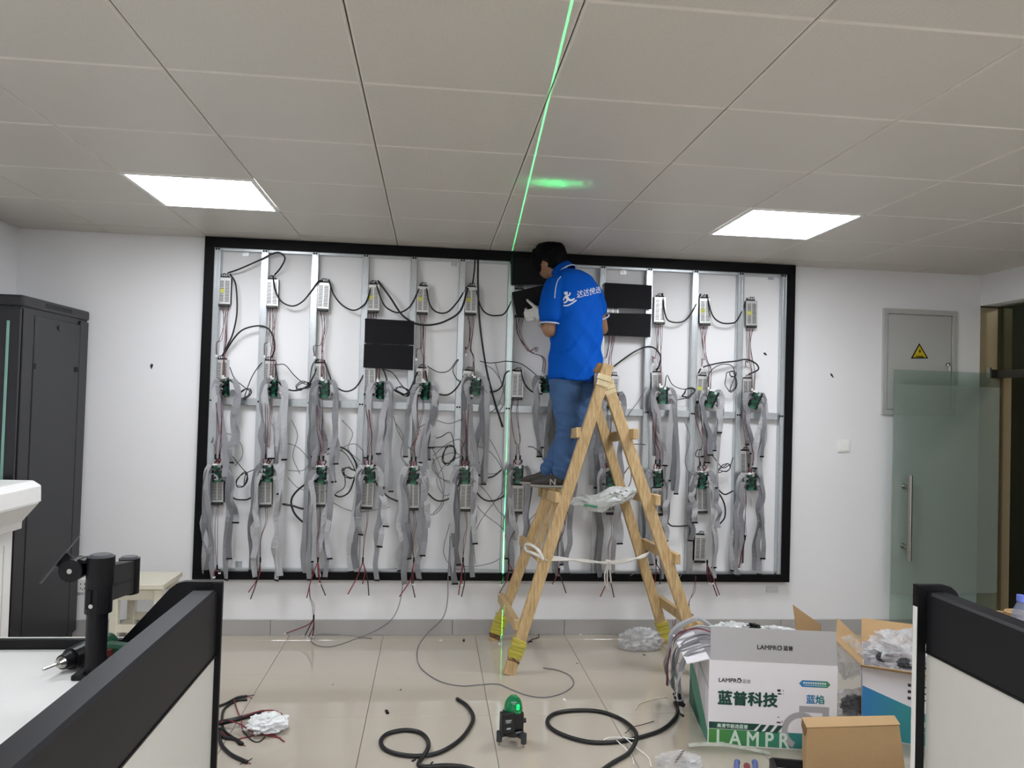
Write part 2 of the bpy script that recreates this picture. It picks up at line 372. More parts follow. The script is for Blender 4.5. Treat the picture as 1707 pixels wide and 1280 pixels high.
# ------------------------------------------------------------------ power supplies
PW, PH, PD = .080, .172, .030
def make_supply(sticker):
    t = thing('power_supply', 'x', 'power supply')
    cs = MB().box((0, -PD/2, 0), (PW, PD, PH)); cs.box((-PW/2+.002, -PD/2, .0), (.004, PD+.003, PH+.002)); cs.box((PW/2-.002, -PD/2, 0), (.004, PD+.003, PH+.002))
    ob('case', cs, ALU, t, bevel=.0008, seg=1, local=True)
    sl = MB()
    for s in (-1, 1):
        for k in range(15): sl.box((s*.0175, -PD-.0002, -.066+k*.0092), (.027, .0012, .0042))
    o = ob('vent_slots', sl, SLOT, t, local=True)
    tb = MB().box((0, -PD+.004, -PH/2-.006), (.07, .022, .016)); 
    ob('terminal_block', tb, BLKP, t, bevel=.001, seg=1, local=True)
    pn = MB()
    for k in range(7): pn.cyl((-.027+k*.009, -PD-.007, -PH/2-.006), (-.027+k*.009, -PD-.0095, -PH/2-.006), .003, 6)
    ob('terminal_screws', pn, GOLD, t, local=True)
    tw = MB()
    for k in range(4):
        x = -.022+k*.014; tw.tube([(x, -PD*.6, PH/2-.004), (x*.8, -PD-.004, PH/2+.018+.006*(k % 2)), (x*.3+.004, -PD*.6, PH/2+.026)], .0022, 5, 4)
    ob('input_wires', tw, BLKW, t, sm=True, local=True)
    ob('input_block', MB().box((0, -PD*.5, PH/2+.004), (.055, .02, .01)), BLKP, t, local=True)
    if sticker: ob('rating_sticker', MB().box((-.016, -PD-.0012, .002), (.03, .0012, .026)), YELS, t, local=True)
    return t
protos = [None, None]
def supply(px, py, d, roll, sticker, label, group):
    k = int(sticker)
    if protos[k] is None: o = protos[k] = make_supply(sticker)
    else: o = copy_tree(protos[k])
    p = W(px, py, d); o.location = (p.x, -d, p.z); o.rotation_euler = (0, roll, 0); return tag(o, label, 'power supply', group)
ROW1 = [(376, 486), (455, 489), (540, 494), (623, 497), (705, 500), (785, 501), (866, 505), (945, 510), (1020, 514), (1098, 517), (1173, 519), (1250, 523)]
ROW2 = [(371, 622), (449, 624), (534, 628), (616, 634), (703, 636), (780, 640), (862, 641), (940, 645), (1020, 648), (1094, 642), (1168, 648), (1244, 652)]
ROW3 = [(364, 814), (444, 818), (534, 818), (613, 822), (689, 824), (776, 826), (862, 830), (943, 830), (1018, 832), (1094, 834), (1168, 830), (1240, 772)]
bay = lambda c: ORD[c]+' bay from left'
stk1 = {0, 4, 5, 3, 10, 11}
for c, (x, y) in enumerate(ROW1):
    supply(x, y, .012, R.uniform(-.03, .05), c in stk1, 'slotted silver power supply at the top of the '+bay(c), 'top row of power supplies')
for c, (x, y) in enumerate(ROW2):
    supply(x, y, .012, R.uniform(-.05, .05), c in (10,), 'slotted silver power supply above the middle rail in the '+bay(c), 'middle row of power supplies')
for c, (x, y) in enumerate(ROW3):
    supply(x, y, .012, R.uniform(-.04, .04), False, 'slotted silver power supply in the lower half of the '+bay(c), 'bottom row of power supplies')
supply(1165, 912, .02, .02, False, 'lowest silver power supply, dangling near the bottom border of the frame', 'bottom row of power supplies')
# ------------------------------------------------------------------ receiver cards
CW, CH = .068, .118
def make_card():
    t = thing('receiver_card', 'x', 'circuit board')
    bd = ob('board', MB().box((0, 0, 0), (CW, .0025, CH)), PCB, t, bevel=.0006, seg=1, local=True)
    for x, z, w_, h_ in ((-.004, .012, .022, .022), (.010, -.022, .016, .012), (-.016, -.03, .012, .014)):
        ob('chip', MB().box((x, -.0035, z), (w_, .005, h_)), CHIP, t, local=True)
    for s in (-1, 1):
        for k in range(4):
            ob('header_socket', MB().box((s*.0275, -.006, -.04+k*.026), (.009, .011, .021)), BLKP, t, local=True)
    ob('network_jack', MB().box((.012, -.007, .047), (.017, .014, .02)), GALV, t, bevel=.001, seg=1, local=True)
    ob('power_socket', MB().box((-.014, -.006, .056), (.022, .012, .012)), WHTP, t, bevel=.001, seg=1, local=True)
    tr = MB()
    for k in range(5): tr.box((-.012+k*.006, -.0016, -.05), (.002, .001, .014)); tr.box((.0, -.0016, .036+k*.003), (.03, .0008, .0012))
    ob('tracks', tr, mat('pale_track', '#4f9a78', .4), t, local=True)
    return t
cproto = None
def card(px, py, d, rot, label, group):
    global cproto
    if cproto is None: cproto = o = make_card()
    else: o = copy_tree(cproto)
    p = W(px, py, d); o.location = (p.x, -d, p.z); o.rotation_euler = rot; return tag(o, label, 'circuit board', group)
CARD2 = [(377, 645), (457, 646), (541, 648), (634, 650), (710, 651), (793, 643), (909, 640), (950, 650), (1022, 668), (1105, 659), (1186, 665), (1259, 667)]
CARD3 = [(363, 788), (447, 788), (536, 791), (617, 790), (690, 792), (775, 792), (864, 790), (942, 795), (1018, 796), (1097, 797), (1171, 800), (1252, 803)]
yaw2 = [.7, .6, .0, .75, .7, .05, .8, .4, .3, .1, .55, .5]
for c, (x, y) in enumerate(CARD2):
    card(x, y, .085, (R.uniform(-.1, .15), R.uniform(-.12, .12)+(.35 if c in (10, 11) else 0), -yaw2[c]), 'green receiver card hanging above the middle rail in the '+bay(c), 'upper row of receiver cards')
for c, (x, y) in enumerate(CARD3):
    card(x, y, .088, (R.uniform(-.15, .15), R.uniform(-.1, .1), R.uniform(-.5, .3)), 'green receiver card hanging in the lower half of the '+bay(c), 'lower row of receiver cards')
# ------------------------------------------------------------------ ribbon cables
def ribbon(pts, wd, tw0, tw1, label, group, plug=True):
    """a flat cable through world points; tw = twist of its width about the vertical"""
    pts = smooth(pts, 3); n = len(pts); m_ = MB(); m_.uv = []; tw = [R.uniform(-.6, .6) for _ in range(6)]
    for i, p in enumerate(pts):
        t = i/(n-1); q_ = t*4.999; i_ = int(q_); a = tw0+(tw1-tw0)*t+tw[i_]+(tw[i_+1]-tw[i_])*(q_-i_)
        tg = (pts[min(i+1, n-1)]-pts[max(i-1, 0)]).normalized(); wv = Vector((math.cos(a), math.sin(a), 0)); wv = (wv-tg*wv.dot(tg)).normalized()
        nm = tg.cross(wv)*.0009
        for s, q in ((-1, -1), (1, -1), (1, 1), (-1, 1)): m_.v.append(p+wv*(s*wd/2)+nm*q); m_.uv.append(((s+1)/2, t))
    for i in range(n-1):
        for k in range(4): m_.f.append((i*4+k, i*4+(k+1) % 4, i*4+4+(k+1) % 4, i*4+4+k))
    m_.f += [(3, 2, 1, 0), tuple(range(n*4-4, n*4))]
    t_ = thing('ribbon_cable', label, 'ribbon cable', pts[0], group=group)
    ob('flat_wire', m_, RIBB[(0, 1, 0, 2, 1)[int(abs(pts[0].z*971+pts[-1].x*577)) % 5]], t_)
    if plug and int(abs(pts[0].x*1000)) % 3:
        e = pts[-1]; a = tw1+tw[-1]
        ob('plug', MB().box(e-Vector((0, 0, .004)), (wd*1.08, .009, .010), Matrix.Rotation(a, 3, 'Z')), BLKP, t_, bevel=.001, seg=1)
    return t_
def drop(px0, py0, px1, py1, side, d0, d1, zig=3.0, steps=9):
    """from a socket on a card outwards and then hanging down with creases"""
    P = [W(px0, py0, d0), W(px0+side*6, py0-3, d0+.012), W(px0+side*10+(px1-px0)*.15, py0+9, d0+.016)]
    x0, y0 = px0+side*10+(px1-px0)*.15, py0+9
    for k in range(1, steps+1):
        t = k/steps; x = x0+(px1-x0)*min(1, t*1.35)+R.uniform(-zig, zig)*(.4 if k == steps else 1); y = y0+(py1-y0)*t
        P.append(W(x, y, d0+(d1-d0)*t+.016*(1-t)+R.uniform(-.012, .012)))
    return P
U = {0: [(366, 770, -1), (360, 800, -1), (372, 792, -1), (386, 770, 1), (393, 742, 1)],
     1: [(437, 780, -1), (450, 742, -1), (459, 800, 1), (467, 822, 1), (473, 765, 1)],
     2: [(517, 800, -1), (526, 800, -1), (522, 760, -1), (556, 802, 1), (561, 772, 1)],
     3: [(610, 762, -1), (622, 775, -1), (635, 812, 1), (646, 812, 1), (651, 818, 1)],
     4: [(676, 760, -1), (695, 760, -1), (702, 770, 1), (714, 765, 1), (720, 745, 1)],
     5: [(781, 790, -1), (789, 826, -1), (795, 770, 1), (806, 806, 1), (811, 802, 1)],
     6: [(898, 760, -1), (905, 745, -1), (911, 790, 1), (917, 745, 1)],
     7: [(936, 770, -1), (946, 765, 1), (954, 760, 1)],
     8: [(985, 808, -1), (994, 812, -1), (1003, 806, -1), (1010, 780, 1), (1034, 815, 1), (1042, 740, 1)],
     9: [(1090, 760, -1), (1099, 775, -1), (1114, 800, 1), (1122, 818, 1), (1128, 822, 1)],
     10: [(1172, 760, -1), (1180, 770, -1), (1190, 750, 1), (1196, 812, 1), (1199, 720, 1)],
     11: [(1246, 740, -1), (1254, 755, -1), (1262, 795, 1), (1268, 800, 1), (1271, 760, 1)]}
LO = {0: [(339, 955, -1), (345, 950, -1), (354, 965, -1), (377, 965, 1), (382, 930, 1), (392, 870, 1)],
      1: [(419, 950, -1), (426, 962, -1), (423, 930, -1), (459, 966, 1), (466, 960, 1)],
      2: [(508, 955, -1), (516, 965, -1), (523, 935, -1), (531, 962, 1), (541, 962, 1), (548, 930, 1)],
      3: [(586, 952, -1), (592, 948, -1), (600, 890, -1), (627, 966, 1), (633, 910, 1), (642, 876, 1)],
      4: [(667, 950, -1), (675, 974, -1), (683, 930, -1), (698, 965, 1), (704, 925, 1), (712, 880, 1)],
      5: [(751, 960, -1), (758, 972, -1), (764, 940, -1), (786, 962, 1), (792, 905, 1)],
      6: [(846, 930, -1), (852, 950, -1), (858, 900, -1), (872, 955, 1), (878, 930, 1)],
      7: [(930, 960, -1), (938, 940, -1), (946, 955, 1)],
      8: [(992, 950, -1), (1000, 962, -1), (1024, 955, 1), (1032, 905, 1)],
      9: [(1078, 950, -1), (1086, 940, -1), (1104, 965, 1), (1110, 900, 1)],
      10: [(1152, 900, -1), (1158, 870, -1), (1190, 945, 1), (1193, 964, 1), (1198, 880, 1)],
      11: [(1222, 950, -1), (1228, 958, -1), (1236, 940, -1), (1258, 950, 1), (1265, 956, 1), (1270, 930, 1)]}
for c in range(12): U[c].append((CARD2[c][0]+R.uniform(-5, 3), R.uniform(755, 800), R.choice((-1, 1))))
def place(rows, k):
    r_ = sorted(range(len(rows)), key=lambda i: rows[i][0]).index(k)
    return 'leftmost' if r_ == 0 else 'rightmost' if r_ == len(rows)-1 else ORD[r_]
for c in range(12):
    cx_, cy_ = CARD2[c]
    for k, (xe, ye, s) in enumerate(U[c]):
        dd_ = .070+.010*k
        P = drop(cx_+s*7, cy_-9+7*(k % 4), xe, ye, s, .09, dd_, 3.2, 5)
        ribbon(P, .035+R.uniform(-.005, .005), R.uniform(-.5, .5), R.uniform(-.6, .6), place(U[c], k)+' grey ribbon cable under the upper receiver card, '+bay(c), 'ribbon cables of the upper card, %s bay' % ORD[c])
    cx_, cy_ = CARD3[c]
    for k, (xe, ye, s) in enumerate(LO[c]):
        dd_ = .078+.009*k
        P = drop(cx_+s*7, cy_-9+7*(k % 4), xe, ye, s, .092, dd_, 4.2, 6)
        ribbon(P, .035+R.uniform(-.005, .005), R.uniform(-.5, .5), R.uniform(-.6, .6), place(LO[c], k)+' grey ribbon cable under the lower receiver card, '+bay(c), 'ribbon cables of the lower card, %s bay' % ORD[c])
# ------------------------------------------------------------------ red and black power leads
def lead(P, label, group, tail=None, r=.0017):
    """a red and a black wire side by side, then a heat-shrink joint and (tail) spread ends with white plugs"""
    P = [Vector(p) for p in P]
    t = thing('power_lead', label, 'power lead', P[0], group=group)
    off = [Vector((R.uniform(-.006, .006), R.uniform(-.003, .003), 0)) for _ in P]
    ob('red_wire', MB().tube([p+o+Vector((.002, 0, 0)) for p, o in zip(P, off)], r, 5, 4), REDW, t, sm=True)
    ob('black_wire', MB().tube([p-o*.6-Vector((.003, .001, 0)) for p, o in zip(P, off)], r, 5, 4), BLKW, t, sm=True)
    if tail:
        e = P[-1]; ob('joint_sleeve', MB().cyl(e+Vector((0, 0, .012)), e-Vector((0, 0, .02)), .0055, 8), BLKP, t, sm=False)
        for k, q in enumerate(tail):
            q = Vector(q); mid = (e+q)/2+Vector((R.uniform(-.02, .02)-(q.x-e.x)*.22, -.014, .004))
            ob('tail_wire', MB().tube([e-Vector((0, 0, .016)), mid, q], .0036, 5, 6), (REDW, BLKW)[k % 2], t, sm=True)
            ob('plug', MB().box(q, (.013, .008, .010)), WHTP, t)
    else:
        ob('plug', MB().box(P[-1], (.012, .008, .014)), WHTP, t)
    return t
def px(pts, d): return [W(p[0], p[1], p[2] if len(p) > 2 else d) for p in pts]
for c in range(12):
    x, y = ROW1[c]; x2, y2 = CARD2[c]
    g = 'leads from the top supply, %s bay' % ORD[c]
    for k in range(3):
        dx = (-5, 0, 5)[k]; ye = (y2-52, y2-18, y2-15)[k]; xe = (x2-16, x2-5, x2-2)[k]
        P = px([(x+dx, y+25, .03), (x+dx*.6+R.uniform(-2, 2), y+50, .045), (x+(xe-x)*.45+R.uniform(-3, 3), y+80, .055), (xe+R.uniform(-2, 2), (y+ye)/2+32, .06), (xe, ye, .085)], .04)
        if c in (3, 8): P = [Vector((p.x, max(p.y, -.05), p.z)) for p in P]
        lead(P, ('left', 'middle', 'right')[k]+' red and black lead below the top power supply, '+bay(c), g)
    x, y = ROW2[c]; x2, y2 = CARD3[c]
    g = 'leads from the middle supply, %s bay' % ORD[c]
    for k in range(2):
        dx = (-7, 2)[k]; xe = (x2-4, x2+3)[k]
        P = px([(x+dx, y+24, .03), (x+dx+R.uniform(-3, 3), y+50, .11), (x+(xe-x)*.5+R.uniform(-4, 4), y+90, .125), (xe+R.uniform(-3, 3), y2-45, .12), (xe, y2-28, .11)], .05)
        lead(P, ('left', 'right')[k]+' red and black lead below the middle power supply, '+bay(c), g, tail=px([(xe-3, y2-14, .1), (xe+1, y2-15, .1)], .1))
TAILS = {0: ((362, 945), [(357, 962), (366, 955)]), 1: ((434, 932), [(413, 989), (417, 1000)]), 2: ((530, 932), [(511, 998), (543, 994), (533, 973)]),
         3: ((605, 932), [(579, 992), (615, 994), (604, 975)]), 4: ((690, 932), [(665, 996), (692, 997), (689, 974)]), 5: ((772, 932), [(764, 993), (769, 996), (770, 975)]),
         6: ((848, 935), [(832, 990), (835, 975), (866, 978)]), 7: ((932, 950), [(920, 975), (944, 990)]), 8: ((1015, 952), [(1000, 996), (1024, 997)]), 9: ((1094, 935), [(1088, 985), (1100, 975)]),
         10: ((1179, 936), [(1182, 972), (1196, 995), (1200, 993), (1187, 973)]), 11: ((1242, 895), [(1232, 948), (1238, 940)])}
for c in range(12):
    x, y = ROW3[c] if c != 10 else (1165, 912); (xe, ye), tl = TAILS[c]
    P = px([(x, y+25, .03), (x+R.uniform(-4, 4), y+26+(ye-y-25)*.3, .09), (xe+R.uniform(-4, 4), y+25+(ye-y-25)*.6, .13), (xe, ye, .14)], .1)
    lead(P, 'red and black leads dangling at the bottom of the '+bay(c), 'dangling leads, %s bay' % ORD[c], tail=px([(a, b_, .14+.01*k) for k, (a, b_) in enumerate(tl)], .14))
# the lead of the third bay that reaches the floor
t3 = lead(px([(516, 975, .14), (517, 995, .15), (522, 1010, .16), (523, 1028, .17)], .15), 'red and black lead trailing from the third bay down to the floor', 'dangling leads, third bay',
     tail=[FZ(476, 1056, .01), FZ(508, 1060, .01), FZ(514, 1063, .01), FZ(521, 1061, .01)])
t3 = lead(px([(1160, 960, .14), (1157, 985, .14), (1150, 1000, .14), (1148, 1010, .14)], .14), 'black and red lead dangling beside the right ladder leg', 'dangling leads, eleventh bay',
     tail=px([(1137, 1015, .14), (1157, 1027, .15)], .14))
# ------------------------------------------------------------------ black mains cables
def cable(name, pts, r, mt, label, cat, d=.07, group=None, sub=6, n=7):
    P = px(pts, d); return single(name, label, cat, MB().tube(P, r, n, sub), mt, group, sm=True)
MC = [  # (points, label)
 ([(380, 455, .03), (400, 448), (436, 432, .06), (452, 424, .06), (465, 421), (475, 430), (468, 446), (458, 458, .03)], 'from the first to the second top supply, looped over the stud'),
 ([(384, 457, .03), (393, 475), (395, 520), (388, 556), (378, 578), (371, 592, .03)], 'from the first top supply down to the one below'),
 ([(455, 460, .03), (459, 485), (470, 503), (488, 510), (505, 502), (519, 485, .055), (530, 470, .06), (538, 468, .03)], 'sagging between the second and third top supplies'),
 ([(548, 466, .03), (556, 490), (570, 508), (588, 517), (602, 512), (612, 500, .055), (620, 472, .03)], 'sagging between the third and fourth top supplies'),
 ([(630, 468, .03), (650, 495), (668, 522), (684, 535), (700, 541), (722, 541), (745, 534), (768, 517), (780, 480, .05)], 'thick and long, sagging from the fourth to the sixth top supply'),
 ([(626, 470, .03), (636, 500), (646, 514), (664, 521), (680, 514), (690, 500, .055), (702, 473, .03)], 'sagging between the fourth and fifth top supplies'),
 ([(710, 475, .03), (716, 506), (728, 520), (746, 520), (764, 501, .055), (778, 478, .04)], 'sagging between the fifth and sixth top supplies'),
 ([(792, 432, .04), (791, 450), (788, 472, .03)], 'short, dropping from the border to the sixth top supply'),
 ([(797, 432, .05), (797, 480), (800, 540), (810, 610), (822, 660), (838, 712, .06)], 'thick and long, falling through the sixth bay'),
 ([(793, 478, .03), (801, 510), (812, 523), (828, 526), (844, 519, .055), (860, 480, .03)], 'sagging between the sixth and seventh top supplies'),
 ([(1104, 490, .03), (1110, 528), (1122, 537), (1140, 535), (1154, 519, .055), (1168, 490, .03)], 'sagging between the tenth and eleventh top supplies'),
 ([(1178, 492, .03), (1187, 524), (1200, 537), (1218, 539), (1230, 532, .055), (1246, 497, .03)], 'sagging between the eleventh and twelfth top supplies'),
 ([(374, 590, .03), (390, 564), (406, 549), (430, 543), (446, 547, .055), (455, 560), (458, 580), (453, 596, .03)], 'arching from the first to the second middle supply'),
 ([(458, 600, .03), (463, 632), (474, 646), (490, 651), (506, 647), (518, 636, .055), (532, 604, .03)], 'sagging between the second and third middle supplies'),
 ([(540, 600, .03), (548, 622), (556, 641), (574, 652), (590, 648), (601, 634, .055), (612, 612, .03)], 'sagging between the third and fourth middle supplies'),
 ([(622, 610, .03), (638, 615), (648, 640), (664, 654), (680, 654), (696, 620, .04)], 'sagging between the fourth and fifth middle supplies'),
 ([(708, 612, .03), (714, 640), (726, 654), (746, 658), (763, 644, .055), (776, 618, .03)], 'sagging between the fifth and sixth middle supplies'),
 ([(788, 618, .03), (803, 648), (822, 653), (836, 644), (843, 622, .055), (858, 616, .03)], 'sagging between the sixth and seventh middle supplies'),
 ([(868, 616, .03), (874, 638), (886, 652), (904, 657)], 'sagging from the seventh middle supply behind the man'),
 ([(1014, 618, .03), (1036, 601), (1058, 586), (1078, 578, .055), (1092, 581), (1101, 594), (1099, 608), (1094, 618, .03)], 'arching over the stud to the tenth middle supply'),
 ([(1164, 622, .03), (1172, 612), (1200, 605), (1226, 602, .055), (1244, 599), (1260, 606), (1264, 616), (1248, 624, .03)], 'arching from the eleventh to the twelfth middle supply'),
 ([(372, 792, .03), (385, 826), (402, 833), (420, 828), (436, 800, .05)], 'sagging between the first and second lower supplies'),
 ([(470, 840), (488, 843), (506, 848), (520, 842, .04)], 'short and thick, beside the third lower supply'),
 ([(527, 800, .05), (502, 812), (486, 832), (490, 854), (505, 870), (516, 872)], 'thick half loop left of the third lower supply'),
 ([(542, 796, .03), (560, 826), (580, 822), (590, 800), (594, 775), (580, 752), (560, 744), (540, 752, .05)], 'round loop right of the third lower supply'),
 ([(622, 798, .03), (640, 822), (655, 832), (668, 832), (680, 800, .05)], 'sagging between the fourth and fifth lower supplies'),
 ([(698, 800, .03), (715, 824), (732, 835), (754, 827), (768, 800, .05)], 'sagging between the fifth and sixth lower supplies'),
 ([(786, 800, .03), (797, 824), (815, 835), (838, 828), (852, 808, .05)], 'sagging between the sixth and seventh lower supplies'),
 ([(795, 790), (808, 796), (822, 794), (836, 783)], 'short, crossing the sixth bay below the middle rail'),
 ([(1180, 806, .03), (1198, 822), (1208, 842), (1208, 862), (1200, 873)], 'curling beside the eleventh lower supply'),
 ([(1102, 846), (1115, 873), (1128, 877), (1146, 876)], 'short, crossing the tenth bay above the bottom border'),
 ([(1196, 815), (1208, 824), (1222, 818)], 'short, crossing the eleventh bay beside its lower card'),
 ([(880, 805), (905, 812), (930, 806)], 'behind the shoes, crossing the eighth bay'),
]
for pts, l in MC: cable('mains_cable', pts, .0066 if 'thick' in l else .0052, BLKC, 'black mains cable '+l, 'cable', group='black mains cables')
# ------------------------------------------------------------------ network cables with coiled slack
def coil(px0, py0, rx, ry, turns, d, tilt=0, wob=2):
    P = []
    for k in range(int(turns*9)+1):
        a = 2*math.pi*k/9+R.uniform(-.1, .1); x, y = rx*math.cos(a)+R.uniform(-wob, wob), ry*math.sin(a)+R.uniform(-wob, wob)
        P.append((px0+x*math.cos(tilt)-y*math.sin(tilt), py0+x*math.sin(tilt)+y*math.cos(tilt), d+.003*(k % 5)))
    return P
NC = [
 ([(383, 612, .06), (392, 632)]+coil(406, 658, 14, 6, 2.4, .07, -.6)+[(412, 648), (420, 628), (430, 612), (437, 604)], BLKC, 'knotted between the first and second upper cards'),
 ([(460, 608, .06), (475, 608), (490, 625), (508, 640)]+coil(505, 643, 13, 6, 2.2, .07, -.3)+[(520, 610), (530, 598)], BLKC, 'knotted left of the third upper card'),
 ([(640, 615, .06), (655, 622), (668, 640)]+coil(672, 652, 11, 6, 2.2, .07, .4)+[(660, 650)], BLKC, 'knotted right of the fourth upper card'),
 ([(712, 610, .06), (730, 620), (748, 618), (760, 602), (764, 600), (755, 615), (760, 630), (768, 636)], BLKC, 'hooked between the fifth and sixth upper cards'),
 ([(800, 602, .06), (815, 605), (830, 604), (845, 602), (870, 607), (900, 630)], BLKC, 'running across the seventh bay to the card by the man'),
 ([(1108, 645, .06), (1112, 625), (1120, 640), (1135, 648), (1150, 648)]+coil(1148, 655, 11, 6, 2.4, .07, -.7)+[(1120, 668)], BLKC, 'knotted right of the tenth upper card'),
 ([(1183, 660, .06), (1180, 630), (1188, 615), (1205, 607), (1222, 612)]+coil(1218, 636, 10, 17, 1.3, .07, .1)+coil(1222, 623, 5, 5, 1.5, .07, 0, 1), BLKC, 'looped left of the twelfth upper card'),
 ([(352, 738, .06), (360, 725), (385, 724), (402, 740), (404, 760), (392, 776)], GRYC, 'arching over the first lower card'),
 ([(366, 758, .06), (380, 752), (395, 770), (408, 785)]+coil(404, 800, 13, 7, 2.4, .075, -1.0)+[(410, 790), (425, 782), (440, 770)], BLKC, 'knotted between the first and second lower cards'),
 ([(472, 738, .05), (490, 742), (504, 752), (515, 770), (505, 784), (480, 784)], GRYC, 'bowed across the second bay'),
 ([(480, 796, .05), (495, 812), (512, 818), (530, 822), (545, 818)], GRYC, 'slanting across the third bay'),
 ([(545, 758, .06), (560, 748), (576, 756), (588, 775)]+coil(583, 788, 12, 8, 2.6, .075, .3)+[(575, 810), (560, 822)], BLKC, 'knotted between the third and fourth lower cards'),
 ([(556, 838, .05), (575, 848), (598, 853), (625, 850), (650, 845)], GRYC, 'slanting across the fourth bay'),
 ([(655, 690, .05), (662, 715), (672, 735), (680, 745), (690, 752)], GRYC, 'falling across the fourth bay from the middle rail'),
 ([(720, 732, .05), (735, 728), (752, 722)]+coil(748, 758, 10, 16, 2.8, .08, .35)+[(735, 745), (705, 745)], BLKC, 'coiled left of the sixth lower card'),
 ([(722, 760, .06), (745, 740), (770, 735)]+coil(752, 780, 30, 24, 1.6, .05, .2, 3)+[(740, 830), (728, 855), (712, 858)], GRYC, 'looped loosely in the fifth bay'),
 ([(800, 700, .05), (805, 690), (820, 686), (832, 672), (842, 640)], GRYC, 'rising across the sixth bay to the stud'),
 ([(780, 745, .06), (800, 745), (820, 756), (836, 782), (820, 790), (800, 786)], GRYC, 'thick loop right of the sixth lower card'),
 ([(792, 838, .05), (805, 855), (825, 870), (842, 885)], GRYC, 'slanting down across the sixth bay'),
 ([(838, 820, .05), (820, 842), (800, 870), (790, 900), (792, 940)], GRYC, 'slanting down and left across the sixth bay'),
 ([(755, 820, .06), (750, 870), (740, 910), (742, 930), (755, 942), (790, 944), (820, 938), (835, 930)], GRYC, 'drooping low across the sixth bay'),
 ([(1040, 790, .06), (1050, 778), (1052, 800), (1045, 815), (1036, 818)], BLKC, 'curled behind the right ladder legs'),
 ([(1168, 762, .06), (1160, 760), (1163, 750), (1180, 752), (1192, 765), (1205, 780)]+coil(1208, 780, 11, 5, 2, .07, -.4)+[(1222, 762)], BLKC, 'knotted between the eleventh and twelfth lower cards'),
 ([(1046, 695, .04), (1052, 685), (1062, 672), (1072, 655), (1078, 645)], GRYC, 'slanting across the ninth bay beside the ladder top'),
 ([(1050, 741, .05), (1062, 740), (1076, 741)], BLKC, 'short, beside the right ladder legs'),
 ([(880, 744, .06), (890, 746), (900, 755), (908, 770)], BLKC, 'short, curving towards the shoes'),
 ([(1136, 958, .08), (1128, 968), (1118, 960), (1100, 950), (1070, 950), (1050, 960)], GRYC, 'drooping above the bottom border behind the ladder'),
 ([(700, 712, .05), (722, 700), (748, 706), (772, 698)], GRYC, 'rippling across the fifth bay just below the middle rail'),
 ([(716, 740, .05), (728, 762), (740, 800), (736, 838), (722, 856)], GRYC, 'falling in a long bow through the fifth bay'),
 ([(770, 760, .05), (745, 772), (728, 800), (742, 826), (764, 812)], GRYC, 'curved like a hook left of the sixth lower supply'),
 ([(800, 715, .05), (818, 735), (832, 762), (840, 790)], GRYC, 'falling along the right side of the sixth bay'),
 ([(792, 800, .05), (812, 822), (830, 850), (842, 862)], GRYC, 'slanting below the sixth lower card'),
 ([(826, 606, .05), (836, 640), (842, 668), (830, 690)], GRYC, 'hanging beside the thick black cable of the sixth bay'),
 ([(808, 608, .05), (822, 616), (836, 636), (842, 650)], GRYC, 'drooping right of the sixth upper card'),
 ([(570, 700, .05), (588, 722), (580, 748), (600, 768)], GRYC, 'waving down the third bay under the middle rail'),
 ([(486, 700, .05), (496, 726), (488, 760), (500, 790)], GRYC, 'waving down the second bay under the middle rail'),
 ([(560, 762, .06), (574, 745), (592, 740), (606, 752)], GRYC, 'arching over the knot between the third and fourth lower cards'),
 ([(660, 706, .05), (672, 728), (668, 760), (682, 780)], GRYC, 'waving down the fourth bay to the fifth lower card'),
 ([(880, 870, .05), (900, 850), (918, 848), (934, 862)], GRYC, 'arching behind the left ladder legs'),
 ([(1140, 700, .05), (1150, 730), (1142, 770), (1156, 800)], GRYC, 'waving down the tenth bay beside its stud'),
]
for pts, mt, l in NC:
    cable('network_cable', pts, .0030 if mt is BLKC else .0027, mt, ('black' if mt is BLKC else 'grey')+' network cable '+l, 'cable', d=.065, group='loose network cables', sub=4, n=5)
# two grey cords that reach the floor
P = px([(672, 955, .10), (670, 985, .12), (663, 1015, .14), (650, 1035, .15)], .1)+[FZ(628, 1050, .004), FZ(600, 1062, .004), FZ(560, 1076, .004), FZ(535, 1077, .004), FZ(520, 1070, .004), FZ(522, 1060, .008), FZ(545, 1057, .010), FZ(590, 1060, .010), FZ(620, 1064, .004)]
single('network_cable', 'grey cord falling from the fifth bay and looping on the floor by the skirting', 'cable', MB().tube(P, .0028, 5, 5), GRYC, 'loose network cables', sm=True)
P = px([(751, 880, .09), (747, 960, .10), (746, 1000, .12), (738, 1030, .16)], .1)+[FZ(712, 1056, .004), FZ(697, 1078, .004), FZ(696, 1100, .004), FZ(706, 1118, .004), FZ(735, 1136, .004), FZ(770, 1143, .004), FZ(800, 1141, .004), FZ(830, 1140, .004), FZ(855, 1150, .004), FZ(880, 1159, .004), FZ(910, 1162, .004), FZ(940, 1154, .004), FZ(956, 1140, .004), FZ(950, 1126, .004), FZ(930, 1117, .004), FZ(906, 1113, .004)]
single('network_cable', 'long grey cord snaking from the sixth bay across the floor to the ladder foot', 'cable', MB().tube(P, .0032, 6, 6), GRYC, 'loose network cables', sm=True)
